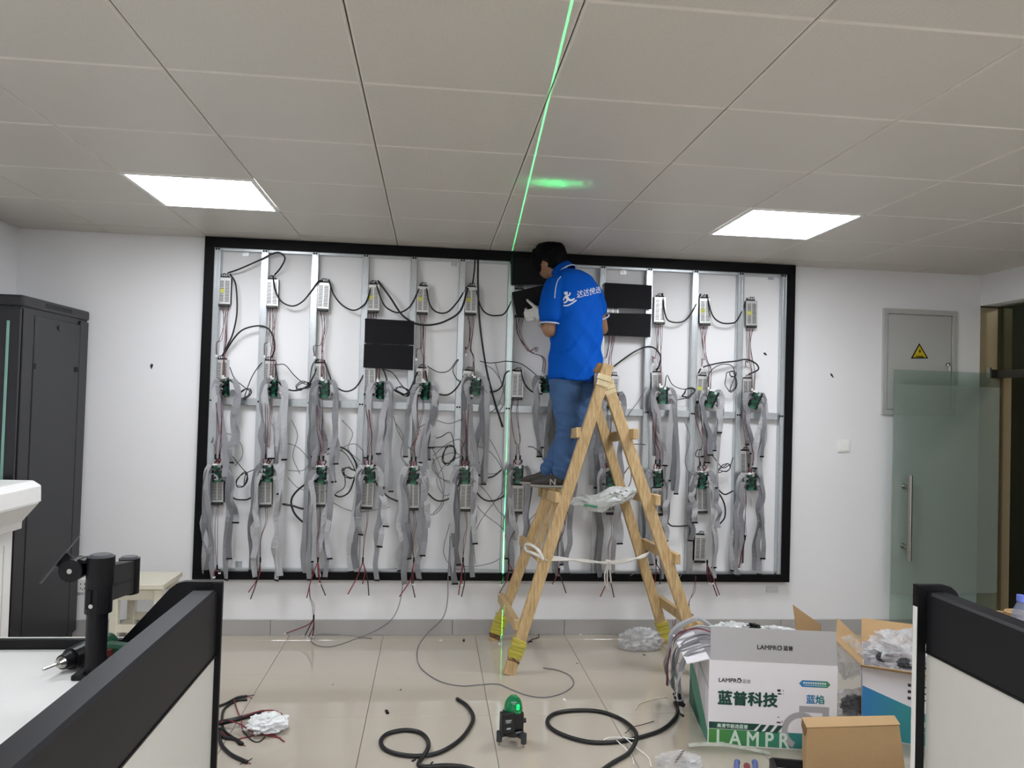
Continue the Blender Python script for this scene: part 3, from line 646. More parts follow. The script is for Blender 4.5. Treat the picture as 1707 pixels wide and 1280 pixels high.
# ------------------------------------------------------------------ display modules
def module(corners, d, label, th=.014, tilt=None):
    """corners: four photo points of the face (tl, tr, br, bl), each with its own distance from the wall"""
    t = thing('display_module', label, 'display module', (0, 0, 0), group='black display modules')
    F = [W(*c[:2], c[2] if len(c) > 2 else d) for c in corners]; c0 = sum(F, Vector())/4; t.location = c0
    nrm = (F[1]-F[0]).cross(F[3]-F[0]).normalized()
    if nrm.y > 0: nrm = -nrm
    ob('face_panel', MB().prism(F, nrm*-.004), LEDF, t)
    G = [c0+(p-c0)*.97-nrm*.004 for p in F]
    ob('housing', MB().prism(G, nrm*-th), BLKP, t)
    s = MB()
    for k in range(2):
        q = c0-nrm*(th+.004)+(F[1]-F[0])*(.2*(2*k-1)); s.box(q-nrm*.004, (.03, .012, .012))
    ob('back_socket', s, BLKP, t); return t
module([(608.5, 530.5), (690.5, 535), (690, 575), (607.5, 571.5)], .072, 'black display module in the fourth bay, upper one of the pair')
module([(607, 573), (689.5, 576.5), (688, 617), (605.5, 612.5)], .072, 'black display module in the fourth bay, lower one of the pair')
module([(1008, 471), (1087, 475.5), (1086, 515.5), (1008, 512)], .075, 'black display module right of the man, upper one of the pair')
module([(1006, 521), (1086, 523), (1084, 562), (1005, 559)], .082, 'black display module right of the man, lower one of the pair')
module([(851.5, 429), (931, 433), (930, 474), (852, 475)], .068, 'black display module mounted right under the top border behind the head')
module([(853, 487, .13), (927, 470, .20), (925, 512, .22), (861, 526, .15)], .15, 'black display module held in the gloved hand of the man')
# ================================================================== right-hand side of the wall
GREYM = mat('grey_enamel', '#b4b5b1', .45, var=.03)
def on_wall(x, y): p = W(x, y, 0); return p.x, p.z
x0, z1 = on_wall(1471, 514); x1, z0 = 3.692, 1.528
t = thing('electrical_cabinet', 'grey steel electrical cabinet with a warning triangle, set in the wall', 'cabinet', ((x0+x1)/2, 0, z0))
m_ = MB()
for a, b_, c, d in ((x0, x1, z1-.035, z1), (x0, x1, z0, z0+.035), (x0, x0+.035, z0+.035, z1-.035), (x1-.035, x1, z0+.035, z1-.035)):
    m_.box(((a+b_)/2, -.009, (c+d)/2), (b_-a, .018, d-c))
ob('frame', m_, GREYM, t, bevel=.002, seg=1)
dr = ob('door', MB().box(((x0+x1)/2, -.007, (z0+z1)/2), (x1-x0-.078, .012, z1-z0-.078)), GREYM, t, bevel=.002, seg=1)
p = W(1580, 608, .02)
ob('lock', MB().cyl((p.x, -.012, p.z), (p.x, -.026, p.z), .014, 14).box((p.x, -.03, p.z), (.004, .01, .012)), mat('chrome', '#c8c8c8', .15, 1), dr)
ob('key', MB().box((p.x+.004, -.034, p.z-.028), (.014, .003, .03)).box((p.x+.001, -.034, p.z-.012), (.005, .003, .016)), mat('key_white', '#e6e6e4', .4), dr)
A, B, C_ = (W(q, v, .015) for q, v in ((1532.5, 572), (1518.5, 597.5), (1547.5, 597.5)))
cc = (A+B+C_)/3
sg = ob('warning_triangle', MB().prism([A, B, C_], (0, .001, 0)), BLKP, dr)
ob('yellow_field', MB().prism([cc+(q-cc)*.78-Vector((0, .0006, 0)) for q in (A, B, C_)], (0, .0005, 0)), mat('warning_yellow', '#c9b01e', .5), sg)
b0 = Vector((cc.x+.002, -.0172, cc.z+.004))
ob('lightning_bolt', MB().prism([b0+Vector(q)*.9 for q in ((.004, 0, .036), (-.012, 0, .008), (-.002, 0, .010), (-.006, 0, -.010), (.010, 0, .018), (.0, 0, .016))], (0, .0006, 0)), BLKP, sg)
ob('lettering', text_mb('有电危险', .014, Matrix.Translation((cc.x, -.0174, cc.z-.027)) @ Matrix.Rotation(math.pi/2, 4, 'X'), .0003, 'CENTER', .0002), BLKP, sg)
xs, zs = on_wall(1406, 743)
t = thing('wall_switch', 'white square wall switch between the black frame and glass door', 'switch', (xs, 0, zs-.045))
ob('plate', MB().box((xs, -.005, zs), (.088, .010, .088)), WHTP, t, bevel=.003); ob('rocker', MB().box((xs, -.011, zs), (.066, .006, .070)), WHTP, t, bevel=.002)
t = thing('wall_outlet', 'white wall outlet low beside the black rack', 'outlet', (*W(138, 975).xy, W(138, 985).z))
p = W(139, 976); ob('plate', MB().box((p.x, -.005, p.z), (.086, .010, .086)), WHTP, t, bevel=.003)
m_ = MB()
for a, b_ in ((-.012, .012), (.012, .012), (-.012, -.014), (.012, -.014), (0, -.022)): m_.box((p.x+a, -.0105, p.z+b_), (.004, .002, .010))
ob('slots', m_, SLOT, t)
p = W(1287, 982); single('patch_plate', 'pale blank plate under the right end of the black frame', 'plate', MB().box((p.x, -.003, p.z), (.085, .006, .045)), mat('blank_plate', '#d2d2cf', .6))
# ------------------------------------------------------------------ glass door
def glass_mat(name, tint, fac, dif):
    M = bpy.data.materials.new(name); M.use_nodes = True; nt = M.node_tree; N, L = nt.nodes, nt.links; N.clear()
    tr = N.new('ShaderNodeBsdfTransparent'); tr.inputs[0].default_value = lin(tint)
    b = N.new('ShaderNodeBsdfPrincipled'); b.inputs['Base Color'].default_value = lin(dif); b.inputs['Roughness'].default_value = .12
    n = N.new('ShaderNodeTexNoise'); n.inputs['Scale'].default_value = 2; mr = N.new('ShaderNodeMapRange'); mr.inputs[3].default_value = fac-.03; mr.inputs[4].default_value = fac+.03
    L.new(n.outputs['Fac'], mr.inputs[0])
    mx = N.new('ShaderNodeMixShader'); L.new(mr.outputs[0], mx.inputs[0]); L.new(tr.outputs[0], mx.inputs[1]); L.new(b.outputs[0], mx.inputs[2])
    o = N.new('ShaderNodeOutputMaterial'); L.new(mx.outputs[0], o.inputs[0]); return M
GLS = glass_mat('green_glass', '#eaf1ed', .14, '#a0aba4')
FILM = glass_mat('frosted_film', '#f6f8f6', .36, '#a9b5ad')
DGL = glass_mat('dark_glass', '#ccd2c4', .2, '#55574a'); DGL2 = glass_mat('dark_side_glass', '#8fa398', .3, '#1c2a22')
hx, hy, lx, ly, zd = 3.985, -.055, 3.162, -.105, 1.842
t = struct('door_1', MB().prism([(lx, ly, .012), (hx, hy, .012), (hx, hy, zd), (lx, ly, zd)], (0, -.010, 0)), GLS)
tag(t, 'frosted green glass door standing open against the back wall')
ex = Vector((hx-lx, hy-ly, 0)).normalized(); ey = Vector((ex.y, -ex.x, 0))
o_ = Vector((lx, ly, 0))
q = [o_+ex*a+Vector((0, 0, z_))+ey*.0105 for a, z_ in ((0.002, .30), (.823, .30), (.823, zd-.10), (.002, zd-.10))]
ob('frosted_film', MB().prism(q, ey*.001), FILM, t)
ST = mat('brushed_steel', '#b4b2ac', .25, 1, var=.08, scale=60)
pt, pb = W(1518, 792, .17), W(1516, 935, .17)
hm = MB().cyl((pt.x, -.17, pt.z), (pt.x, -.17, pb.z), .014, 16)
hd = ob('handle', hm, ST, t, sm=False)
for y_ in (812, 912):
    p = W(1518, y_, .17); ob('handle_mount', MB().cyl((pt.x, -.17, p.z), (pt.x-.012, -.11, p.z), .011, 12).cyl((pt.x-.012, -.118, p.z), (pt.x-.012, -.112, p.z), .018, 14), ST, hd)
    ob('collar', MB().cyl((pt.x, -.17, p.z+.018), (pt.x, -.17, p.z-.018), .0155, 16), ST, hd)
ob('top_hinge', MB().box((hx-.03, hy-.008, zd-.005), (.11, .03, .06)), mat('hinge_dark', '#3b3a34', .35, .6), t)
ob('hinge_pin', MB().box((hx-.085, hy-.012, zd-.0), (.012, .034, .075)), ST, t)
# fixed glazing of the doorway
t = struct('window_1', MB().box((XR+.1, -.70, 2.09), (.010, 1.30, .45)), DGL); tag(t, 'dark fixed glass pane above the doorway')
ob('head_bar', MB().box((XR+.1, -.70, 1.835), (.045, 1.30, .055)), mat('bar_dark', '#4a463c', .35, .5), t)
ob('side_pane', MB().box((XR+.1, -1.0, .9), (.010, .69, 1.8)), DGL2, t)
# signs on the glass seen edge-on in the doorway
# ================================================================== server rack
RKM = mat('rack_grey', '#1f1f23', .42, var=.05, scale=60)
RKD = mat('rack_black', '#1c1c20', .3, var=.05)
rx1, ry0, ry1, rz = -2.15, -.83, -.06, 2.03
rx0 = XL+.02
t = thing('server_rack', 'tall black server rack with a dark glass door in the corner', 'rack', ((rx0+rx1)/2, (ry0+ry1)/2, 0))
ob('body', MB().box(((rx0+rx1)/2-.006, (ry0+ry1)/2, .04+(rz-.10)/2), (rx1-rx0-.012, ry1-ry0, rz-.10)), RKM, t)
ob('roof', MB().box(((rx0+rx1)/2, (ry0+ry1)/2, rz-.03), (rx1-rx0, ry1-ry0+.02, .06)), RKM, t, bevel=.012)
ob('plinth', MB().box(((rx0+rx1)/2, (ry0+ry1)/2, .02), (rx1-rx0-.03, ry1-ry0-.03, .04)), RKD, t)
sp = ob('side_panel', MB().box((rx1-.004, (ry0+ry1)/2+.0, .06+(rz-.15)/2), (.012, ry1-ry0-.24, rz-.16)), RKM, t, bevel=.003, seg=1)
for a, b_ in ((ry0+.0575, .108), (ry1-.0575, .108)):
    ob('corner_post', MB().box((rx1-.004, a, .05+(rz-.12)/2), (.010, b_, rz-.12)), RKM, t, bevel=.003, seg=1)
ym = (ry0+ry1)/2
ob('lock', MB().cyl((rx1+.001, ym, rz-.14), (rx1+.008, ym, rz-.14), .014, 12), RKD, sp)
for y_, z_ in ((ry0+.135, 1.66), (ry1-.14, 1.66), (ry1-.165, 1.66)): ob('latch', MB().box((rx1+.003, y_, z_), (.004, .014, .03)), BLKP, sp)
vn = MB()
for k in range(16): vn.box((rx1+.0005, ym-.15+k*.02, rz-.028), (.002, .009, .024), Matrix.Rotation(.25, 3, 'X'))
ob('vent_slots', vn, SLOT, t)
dr = ob('front_door', MB().box(((rx0+rx1)/2, ry0-.012, .05+(rz-.12)/2), (rx1-rx0-.01, .022, rz-.13)), RKD, t, bevel=.003, seg=1)
ob('door_glass', MB().box(((rx0+rx1)/2-.07, ry0-.025, 1.0), (rx1-rx0-.22, .006, rz-.25)), mat('smoked_glass', '#0a0f10', .05), dr)
ob('glass_edge', MB().box((W(6, 700, -ry0+.03).x, ry0-.027, 1.0), (.012, .006, rz-.25)), mat('glass_edge_green', '#7fa79c', .3), dr)
vs = MB()
for k in range(11): vs.box((rx1-.075, ry0-.0235, rz-.19-k*.046), (.05, .003, .006), Matrix.Rotation(-.5, 3, 'Y'))
ob('vent_slots', vs, SLOT, dr)
# ------------------------------------------------------------------ white podium
PODM = mat('podium_white', '#f0efec', .35, var=.02)
py0 = -1.35
t = thing('lectern', 'white lectern with an overhanging top in front of the black rack', 'lectern', (-2.2, -1.0, 0))
def pod(prof, y0, y1, nm):
    ob(nm, MB().prism([Vector((x, y0, z)) for x, z in prof], (0, y1-y0, 0)), PODM, t, bevel=.004, seg=1)
e = W(69, 812, .95); e2 = W(69, 836, .95); e3 = W(40, 868, .95); e4 = W(40, 880, .95)
xr = e.x
body = [(-2.58, 0.0), (e3.x-.035, 0.0), (e3.x-.035, e4.z), (-2.58, e4.z)]
pod(body, -1.55, -.98, 'body')
pod([(-2.60, e4.z), (e3.x, e4.z), (e3.x, e3.z+.0), (e2.x, e2.z), (-2.60, e2.z)], -1.57, -.965, 'flared_neck')
pod([(-2.61, e2.z), (e2.x, e2.z), (e.x, e.z+.01), (e.x-.04, e.z+.035), (-2.61, e.z+.035)], -1.60, -.95, 'top')
ob('panel_groove', MB().box((e3.x-.0345, -1.06, e4.z/2-.02), (.004, .006, e4.z-.1)), mat('groove', '#c9c8c4', .5), t)
ob('side_panel', MB().box((e3.x-.034, -1.32, e4.z/2-.03), (.004, .40, e4.z-.12)), PODM, t, bevel=.0015, seg=1)
# ------------------------------------------------------------------ cream stool
t = thing('stool', 'old cream painted wooden stool against the wall behind the monitor arm', 'stool', (W(250, 965, .4).x, -.35, 0))
a, b_ = W(178, 968, .5).x, W(303, 965, .17).x; zt_ = W(250, 972, .4).z
ob('seat', MB().box(((a+b_)/2, -.33, zt_), (b_-a, .34, .03)), CREAM, t, bevel=.005)
for sx_ in (a+.035, b_-.035):
    for sy_ in (-.46, -.20): ob('leg', MB().box((sx_, sy_, zt_/2-.008), (.045, .045, zt_-.016)), CREAM, t, bevel=.004)
for sy_ in (-.46, -.20): ob('apron', MB().box(((a+b_)/2, sy_, zt_-.05), (b_-a-.11, .022, .06)), CREAM, t); ob('stretcher', MB().box(((a+b_)/2, sy_, zt_*.42), (b_-a-.11, .025, .04)), CREAM, t)
for sx_ in (a+.035, b_-.035): ob('stretcher', MB().box((sx_, -.33, zt_*.36), (.025, .22, .04)), CREAM, t)
# ================================================================== desks with screens
DSKW = mat('desk_white', '#dededc', .35, var=.015)
SCRB = mat('screen_black', '#19191d', .45, var=.05, scale=80, spec=.3)
PANL = mat('desk_side_grey', '#d0cfc8', .5, var=.02)
def desk(s, xi, xw, yf, yn, zt_, label):
    """s=-1: desk left of the aisle, +1: right.  xi aisle face, xw width of the screen rail"""
    t = thing('workstation', label, 'desk', (xi+s*.6, (yf+yn)/2, 0))
    ym_, ln = (yf+yn)/2, yf-yn
    rx = xi+s*xw/2
    prof = [(xi, zt_-.20), (xi+s*xw, zt_-.20), (xi+s*xw, zt_-.008), (xi+s*(xw-.008), zt_), (xi+s*.008, zt_), (xi, zt_-.008)]
    ob('screen_rail', MB().prism([Vector((x, yn, z)) for x, z in prof], (0, ln, 0)), SCRB, t)
    ob('rail_seam', MB().box((xi-s*.001, ym_, zt_-.203), (.004, ln, .006)), BLKP, t)
    ob('side_panel', MB().box((xi+s*.012, ym_, (zt_-.21)/2), (.018, ln, zt_-.21)), PANL, t)
    ob('end_post', MB().box((xi-s*((.014 if s < 0 else .032)-.016), yf+.008, (zt_+.02)/2), (.032, .016, zt_+.02)), BLKP, t, bevel=.002, seg=1)
    return t
zt_ = .932
yl = -2.62
xi = W(363, 985, 2.62).x; xwl = W(363, 985, 2.62).x-W(320, 981, 2.62).x
t = desk(-1, xi, xwl, yl, -4.3, zt_, 'workstation left of the aisle with white desktop and black screen')
def wing(t, s, xa, flat, run, top, low, y):
    P = [Vector((xa, y, low)), Vector((xa, y, top)), Vector((xa+s*(flat-.03), y, top)), Vector((xa+s*(flat-.008), y, top-.006)), Vector((xa+s*(flat+.012), y, top-.022)), Vector((xa+s*(flat+run), y, low))]
    ob('end_screen', MB().prism(P, (0, .022, 0)), BLKP, t)
wing(t, -1, W(369, 968, 2.62).x, W(370, 968, 2.62).x-W(290, 967, 2.62).x, .165, zt_+.022, .755, yl+.004)
dx0 = -2.1
ob('desktop', MB().box(((dx0+xi-xwl)/2, (yl-4.3)/2, .735), (xi-xwl-dx0, 4.3+yl, .028)), DSKW, t, bevel=.002, seg=1)
ob('back_edge', MB().box(((dx0+xi-xwl)/2-.03, yl+.010, .762), (xi-xwl-dx0, .018, .030)), BLKP, t)
ob('edge_cap', MB().box(((dx0+xi-xwl)/2-.03, yl+.024, .776), (xi-xwl-dx0, .008, .004)), DSKW, t)
ob('leg_panel', MB().box((dx0+.02, (yl-4.3)/2, .36), (.03, 1.4, .72)), PANL, t)
yr = -2.62
xr_ = W(1545, 985, 2.62).x
t = desk(1, xr_, .078, yr, -4.3, zt_, 'workstation right of the aisle with black screen and pale side panel')
wing(t, 1, W(1530, 975, 2.62).x, W(1595, 975, 2.62).x-W(1530, 975, 2.62).x-.01, .11, zt_+.022, .755, yr+.004)
ob('white_edge', MB().box((W(1526, 1100, 2.60).x-.004, yr+.012, .44), (.014, .020, .88)), WHTP, t)
ob('desktop', MB().box((xr_+.078+.55, (yr-4.3)/2, .735), (1.1, 4.3+yr, .028)), DSKW, t, bevel=.002, seg=1)
ob('leg_panel', MB().box((xr_+1.14, (yr-4.3)/2, .36), (.03, 1.4, .72)), PANL, t)
# ------------------------------------------------------------------ monitor arm
ad = 2.92
pb_ = Z(160, 1125, .75); ad = -pb_.y
t = thing('monitor_arm', 'black monitor arm with a tilted mounting plate, clamped to the left desk', 'monitor arm', (pb_.x, pb_.y, .75))
pc = W(160, 1080, ad); px_, py_ = pc.x, -ad
ztop = W(165, 927, ad).z; zmid = W(160, 1020, ad).z; zmid2 = W(160, 968, ad).z
ob('base', MB().box((px_, py_, .757), (.09, .09, .014)), BLKP, t, bevel=.003)
ob('pole', MB().cyl((px_, py_, .75), (px_, py_, zmid+.02), .0275, 24), BLKP, t, sm=False)
ob('collar', MB().cyl((px_+.002, py_, zmid-.0), (px_+.002, py_, zmid2), .035, 24).box((px_-.01, py_-.03, (zmid+zmid2)/2), (.012, .02, .05)), BLKP, t, bevel=.0)
ob('collar_screw', MB().cyl((px_-.002, py_-.034, (zmid*.7+zmid2*.3)), (px_-.002, py_-.042, (zmid*.7+zmid2*.3)), .006, 12), ST, t)
x2 = px_+.004
ob('head_joint', MB().cyl((x2, py_, zmid2-.01), (x2, py_, ztop), .036, 28), BLKP, t)
ob('head_cap', MB().cyl((x2, py_, ztop), (x2, py_, ztop+.006), .034, 28, .026), mat('cap_grey', '#4a4a50', .3), t)
pe = W(216, 930, ad-.28); ze = pe.z
ob('arm_beam', MB().bar((x2+.005, py_+.01, ztop-.078), (pe.x, pe.y, ze-.058), .042, .100, (0, 0, 1)), BLKP, t, bevel=.004)
ob('beam_groove', MB().bar((x2+.022, py_+.0, ztop-.082), (pe.x+.012, pe.y-.012, ze-.064), .02, .008, (0, 0, 1)), mat('groove_black', '#050506', .6), t)
ob('elbow', MB().cyl((pe.x, pe.y, ze-.110), (pe.x, pe.y, ze), .031, 24), BLKP, t)
ob('elbow_cap', MB().cyl((pe.x, pe.y, ze), (pe.x, pe.y, ze+.006), .029, 24, .022), MATS['cap_grey'], t)
kc = W(125, 948, ad)
ob('tilt_knuckle', MB().cyl((kc.x, py_-.030, kc.z), (kc.x, py_+.03, kc.z), .031, 24).cyl((kc.x+.02, py_-.02, kc.z+.006), (kc.x+.02, py_+.03, kc.z+.006), .024, 20).bar((kc.x, py_, kc.z), (x2-.02, py_, kc.z+.006), .03, .04), BLKP, t)
ob('knuckle_screw', MB().cyl((kc.x, py_-.030, kc.z), (kc.x, py_-.034, kc.z), .007, 12), ST, t)
va, vb = W(134, 892, ad), W(69, 972, ad); vd = ((va+vb)/2-EYE).normalized()*.05+Vector((.002, 0, .001)); ax_ = (vb-va).normalized(); nn = Vector((ax_.z, 0, -ax_.x))
ob('mounting_plate', MB().prism([va+sgn*vd for sgn in (-1, 1)]+[vb+vd, vb-vd], nn*.004), mat('plate_grey', '#3c3c40', .35, .5), t)
ob('plate_neck', MB().cyl((va+vb)/2+Vector((.002, 0, 0)), kc, .022, 16), BLKP, t)
# ------------------------------------------------------------------ cordless drill
GRN = mat('drill_green', '#1f5a42', .4)
zc_ = .75+.034
c1 = Z(98, 1106, zc_); c2 = Z(178, 1074, zc_); ax_ = (c2-c1).normalized()
t = thing('cordless_drill', 'green and black cordless drill lying on the left desk', 'drill', (*((c1+c2)/2).xy, .75))
def seg(nm, a, b_, r, r2, mt, n=20): ob(nm, MB().cyl(c1+ax_*a, c1+ax_*b_, r, n, r2), mt, t, sm=False)
seg('bit', -.052, .0, .0035, .004, ST, 8)
seg('chuck_nose', -.004, .012, .010, .018, ST)
seg('chuck', .010, .040, .020, .026, BLKP); seg('torque_ring', .040, .062, .030, .031, BLKP)
seg('gearbox', .062, .085, .031, .033, BLKP); seg('motor_housing', .084, .19, .033, .031, GRN)
hd_ = Vector((ax_.y, -ax_.x, 0))
ob('handle', MB().bar(c1+ax_*.145, c1+ax_*.165+hd_*.15-Vector((0, 0, .006)), .045, .038, (0, 0, 1)), GRN, t, bevel=.008)
ob('trigger', MB().bar(c1+ax_*.112+hd_*.038, c1+ax_*.120+hd_*.066, .02, .018, (0, 0, 1)), mat('trigger_red', '#6e2420', .4), t)
ob('battery', MB().box(c1+ax_*.165+hd_*.175-Vector((0, 0, .004)), (.11, .05, .058), Matrix.Rotation(math.atan2(ax_.y, ax_.x), 3, 'Z')), BLKP, t, bevel=.006)
# ------------------------------------------------------------------ things on the right desk
dz = .75
p = Z(1694, 1090, dz); p = XP(1702, 1040, 2.02); 
b_ = Vector((2.06, -2.78, dz))
pw = W(1703, 1010, 2.75)
t = thing('water_bottle', 'clear ribbed water bottle with a blue cap on the right desk', 'bottle', (pw.x, -2.75, dz))
PET = glass_mat('clear_plastic', '#dfe6f4', .3, '#aeb7cc')
zb2 = W(1703, 992, 2.75).z
hh = zb2-dz
prof = [(.0, 0), (.028, .0), (.031, .006), (.030, .02), (.031, .03), (.0295, .045), (.031, .06), (.0295, .075), (.031, .09), (.030, .11), (.027, hh-.055), (.018, hh-.035), (.0125, hh-.022), (.0125, hh-.016)]
ob('bottle_body', MB().lathe(prof, (0, 0, 0), 20), PET, t, sm=True, local=True)
ob('cap', MB().cyl((0, 0, hh-.020), (0, 0, hh), .015, 20), mat('cap_blue', '#6f7fd0', .4), t, local=True)
for (x, y, r, h_, l) in ((1670, 1022, .045, .07, 'kraft paper bowl on the right desk, nearer the screen wing'), (1690, 1018, .04, .085, 'taller kraft paper bowl beside the water bottle')):
    p = W(x, y, 2.66); pz = p.z
    t = thing('paper_bowl', l, 'bowl', (p.x, -2.68, dz), group='paper bowls on the right desk')
    hb = pz-dz
    ob('cup', MB().lathe([(.0, .0), (r*.7, 0), (r, hb), (r*.94, hb), (r*.66, .006), (0, .006)], n=20), KRAFT, t, sm=False, local=True)
    ob('rim', MB().tube([(r*.97*math.cos(a/10*math.pi), r*.97*math.sin(a/10*math.pi), hb) for a in range(21)], .0025, 6, 2), KRAFT, t, sm=True, local=True)
# ================================================================== wooden ladder
fl0, fr0 = Z(848, 1124), Vector((1.613, -.80, 0)); bl0, br0 = Z(822, 1067), Z(1112, 1072)
ft, bt = W(1009, 622, .70), W(984, 638, .30)
lad = thing('step_ladder', 'rough wooden A-frame step ladder standing in front of the frame', 'ladder', ((fl0+fr0+bl0+br0)/4))
def rail(a, b_, w_, d_): return ob('rail', MB().bar(a, b_, w_, d_, (0, 1, 0)), WOOD, lad, bevel=.003, seg=1)
rail(fl0+Vector((0, 0, .0)), ft+(ft-fl0)*.03, .066, .040); rail(fr0, ft+(ft-fr0)*.005+Vector((.0, .042, 0)), .066, .040)
rail(bl0, bt+(bt-bl0)*.03, .062, .038); rail(br0, bt+(bt-br0)*.005+Vector((0, .04, 0)), .062, .038)
def at(a, b_, t): return a+(b_-a)*t
for k, t_ in enumerate((.155, .38, .572, .79)):
    for (f0, f1, b0, b1, s) in ((fl0, ft, bl0, bt, -1), (fr0, ft, br0, bt, 1)):
        p, q = at(f0, f1, t_), at(b0, b1, t_); dr = (p-q).normalized(); o_ = Vector((s*.044, 0, .012))
        ob('rung', MB().bar(p+dr*(.05 if s > 0 else .02)+o_, q-dr*.045+o_, .032, .06, (0, 0, 1)), WOOD, lad, bevel=.003, seg=1)
ob('brace', MB().bar(at(bl0, bt, .36)+Vector((.04, -.12, 0)), at(bl0, bt, .60)+Vector((.03, -.12, 0)), .03, .02), WOOD, lad)
ob('top_block', MB().bar(ft+Vector((-.02, .08, -.03)), bt+Vector((.03, -.05, .0)), .05, .07, (0, 0, 1)), WOOD, lad, bevel=.003, seg=1)
ob('top_block', MB().box(ft+Vector((-.02, .03, .02)), (.07, .05, .06), Matrix.Rotation(.5, 3, 'Y')), WOODE, lad, bevel=.003, seg=1)
TAPE = mat('clear_tape', '#d8c79c', .12, var=.1, scale=60, bump=.3, bscale=80, coat=.6)
def wrap(mt, a, b_, t0, t1, w_, d_, nm, sub=5):
    n = MB()
    for i in range(sub):
        p, q = at(a, b_, t0+(t1-t0)*i/sub), at(a, b_, t0+(t1-t0)*(i+.92)/sub); k = 1+R.uniform(-.05, .09)
        n.bar(p+Vector((R.uniform(-.002, .002), 0, 0)), q+Vector((R.uniform(-.002, .002), 0, 0)), w_*k, d_*k, (0, 1, 0))
    return ob(nm, n, mt, lad, bevel=.002, seg=1)
wrap(TAPE, fl0, ft, .955, .995, .076, .05, 'tape_wrap', 2); wrap(TAPE, bl0, bt, .95, .99, .072, .048, 'tape_wrap', 2); wrap(TAPE, fr0, ft+Vector((0, .042, 0)), .93, .96, .07, .044, 'tape_wrap', 2)
YT = mat('yellow_tape', '#b9ad45', .45, var=.2, scale=30, bump=.3, bscale=60)
RUST = mat('rusty_wire', '#6b4a34', .6, .3)
wrap(YT, fl0, ft, .055, .115, .078, .052, 'yellow_tape_wrap'); wrap(YT, bl0, bt, .03, .10, .076, .052, 'yellow_tape_wrap'); wrap(YT, br0, bt, .015, .085, .074, .052, 'yellow_tape_wrap')
wrap(RUST, fl0, ft, .045, .053, .072, .046, 'wire_wrap', 2); wrap(RUST, bl0, bt, .012, .028, .07, .046, 'wire_wrap', 3)
# rope tied between the ladder halves
ROPE = mat('white_rope', '#d9d6cf', .6, bump=.4, bscale=150)
a, b_ = at(fl0, ft, .375), at(br0, bt, .40)
t = thing('tie_rope', 'white plastic rope tied across the ladder with a hanging knot', 'rope', W(1013, 935, .5))
kn = W(1014, 938, .52)
for k in range(3):
    o_ = Vector((0, .012*(k-1), .010*(k-1)))
    ob('strand', MB().tube([W(908, 930, .74)+o_, W(940, 932, .68)+o_*.5, W(975, 935, .6)-o_*.5, kn+o_*.4, W(1045, 934, .46)+o_*.6, W(1072, 927, .40)-o_*.5, W(1094, 912, .34)+o_], .006, 6, 6), ROPE, t, sm=True)
lp = [W(x, y, d) for x, y, d in ((905, 930, .80), (888, 922, .74), (878, 918, .62), (876, 908, .60), (884, 908, .70), (898, 918, .80), (906, 934, .82))]
ob('loop', MB().tube(lp, .009, 7, 6), ROPE, t, sm=True)
ob('knot', MB().tube([kn+Vector((.014*math.cos(a_*1.9), .012*math.sin(a_*1.3), .012*math.sin(a_*1.9))) for a_ in range(9)], .008, 7, 4), ROPE, t, sm=True)
for q in ((1010, 978), (1014, 985), (1019, 972)): ob('tail', MB().tube([kn, W(q[0]-2, (938+q[1])/2, .53), W(q[0], q[1], .52)], .0045, 6, 6), ROPE, t, sm=True)
# ------------------------------------------------------------------ crumpled plastic
def film_mat(name, col, fac, rough=.15):
    M = bpy.data.materials.new(name); M.use_nodes = True; nt = M.node_tree; N, L = nt.nodes, nt.links; N.clear()
    tr = N.new('ShaderNodeBsdfTransparent'); b = N.new('ShaderNodeBsdfPrincipled'); b.inputs['Base Color'].default_value = lin(col); b.inputs['Roughness'].default_value = rough
    tc = N.new('ShaderNodeTexCoord'); n = N.new('ShaderNodeTexNoise'); n.inputs['Scale'].default_value = 12; n.inputs['Detail'].default_value = 3; L.new(tc.outputs['Object'], n.inputs['Vector'])
    bp = N.new('ShaderNodeBump'); bp.inputs['Strength'].default_value = .45; bp.inputs['Distance'].default_value = .02; L.new(n.outputs['Fac'], bp.inputs['Height']); L.new(bp.outputs[0], b.inputs['Normal'])
    mr = N.new('ShaderNodeMapRange'); mr.inputs[1].default_value = .35; mr.inputs[2].default_value = .65; mr.inputs[3].default_value = max(0, fac-.15); mr.inputs[4].default_value = min(1, fac+.2); L.new(n.outputs['Fac'], mr.inputs[0])
    mx = N.new('ShaderNodeMixShader'); L.new(mr.outputs[0], mx.inputs[0]); L.new(tr.outputs[0], mx.inputs[1]); L.new(b.outputs[0], mx.inputs[2])
    o = N.new('ShaderNodeOutputMaterial'); L.new(mx.outputs[0], o.inputs[0]); return M
CLEAR = film_mat('clear_film', '#d9dbdd', .22, .1); MILK = film_mat('milky_film', '#d4d8d6', .72, .18); WBAG = film_mat('white_bag', '#eef0f0', .97, .3)
from mathutils import noise as NZ
def crumple(c, r, seed, amp=.35, rot=0, n=28, flat=True, fq=2.2):
    m_ = MB(); c = Vector(c); Rz = Matrix.Rotation(rot, 3, 'Z'); rings = []
    for i in range(n+1):
        ph = math.pi*i/n; ring = []
        for k in range(n*2):
            th = math.pi*k/n; v = Vector((math.sin(ph)*math.cos(th), math.sin(ph)*math.sin(th), math.cos(ph)))
            q = v*fq+Vector((seed*7.3, seed*3.1, seed)); a = 1-abs(NZ.noise(q))*1.8*amp+NZ.noise(q*2.1)*amp*.5+abs(NZ.noise(q*4))*amp*.25
            p = Vector((v.x*r[0], v.y*r[1], v.z*r[2]))*a
            if flat: p.z = max(p.z, -r[2]*.55)
            ring.append(c+Rz @ p)
        rings.append(ring)
    return m_.rings(rings, False)
m_ = crumple((0, 0, 0), (.215, .055, .060), 3, .3, 0, 26, False, 1.6)
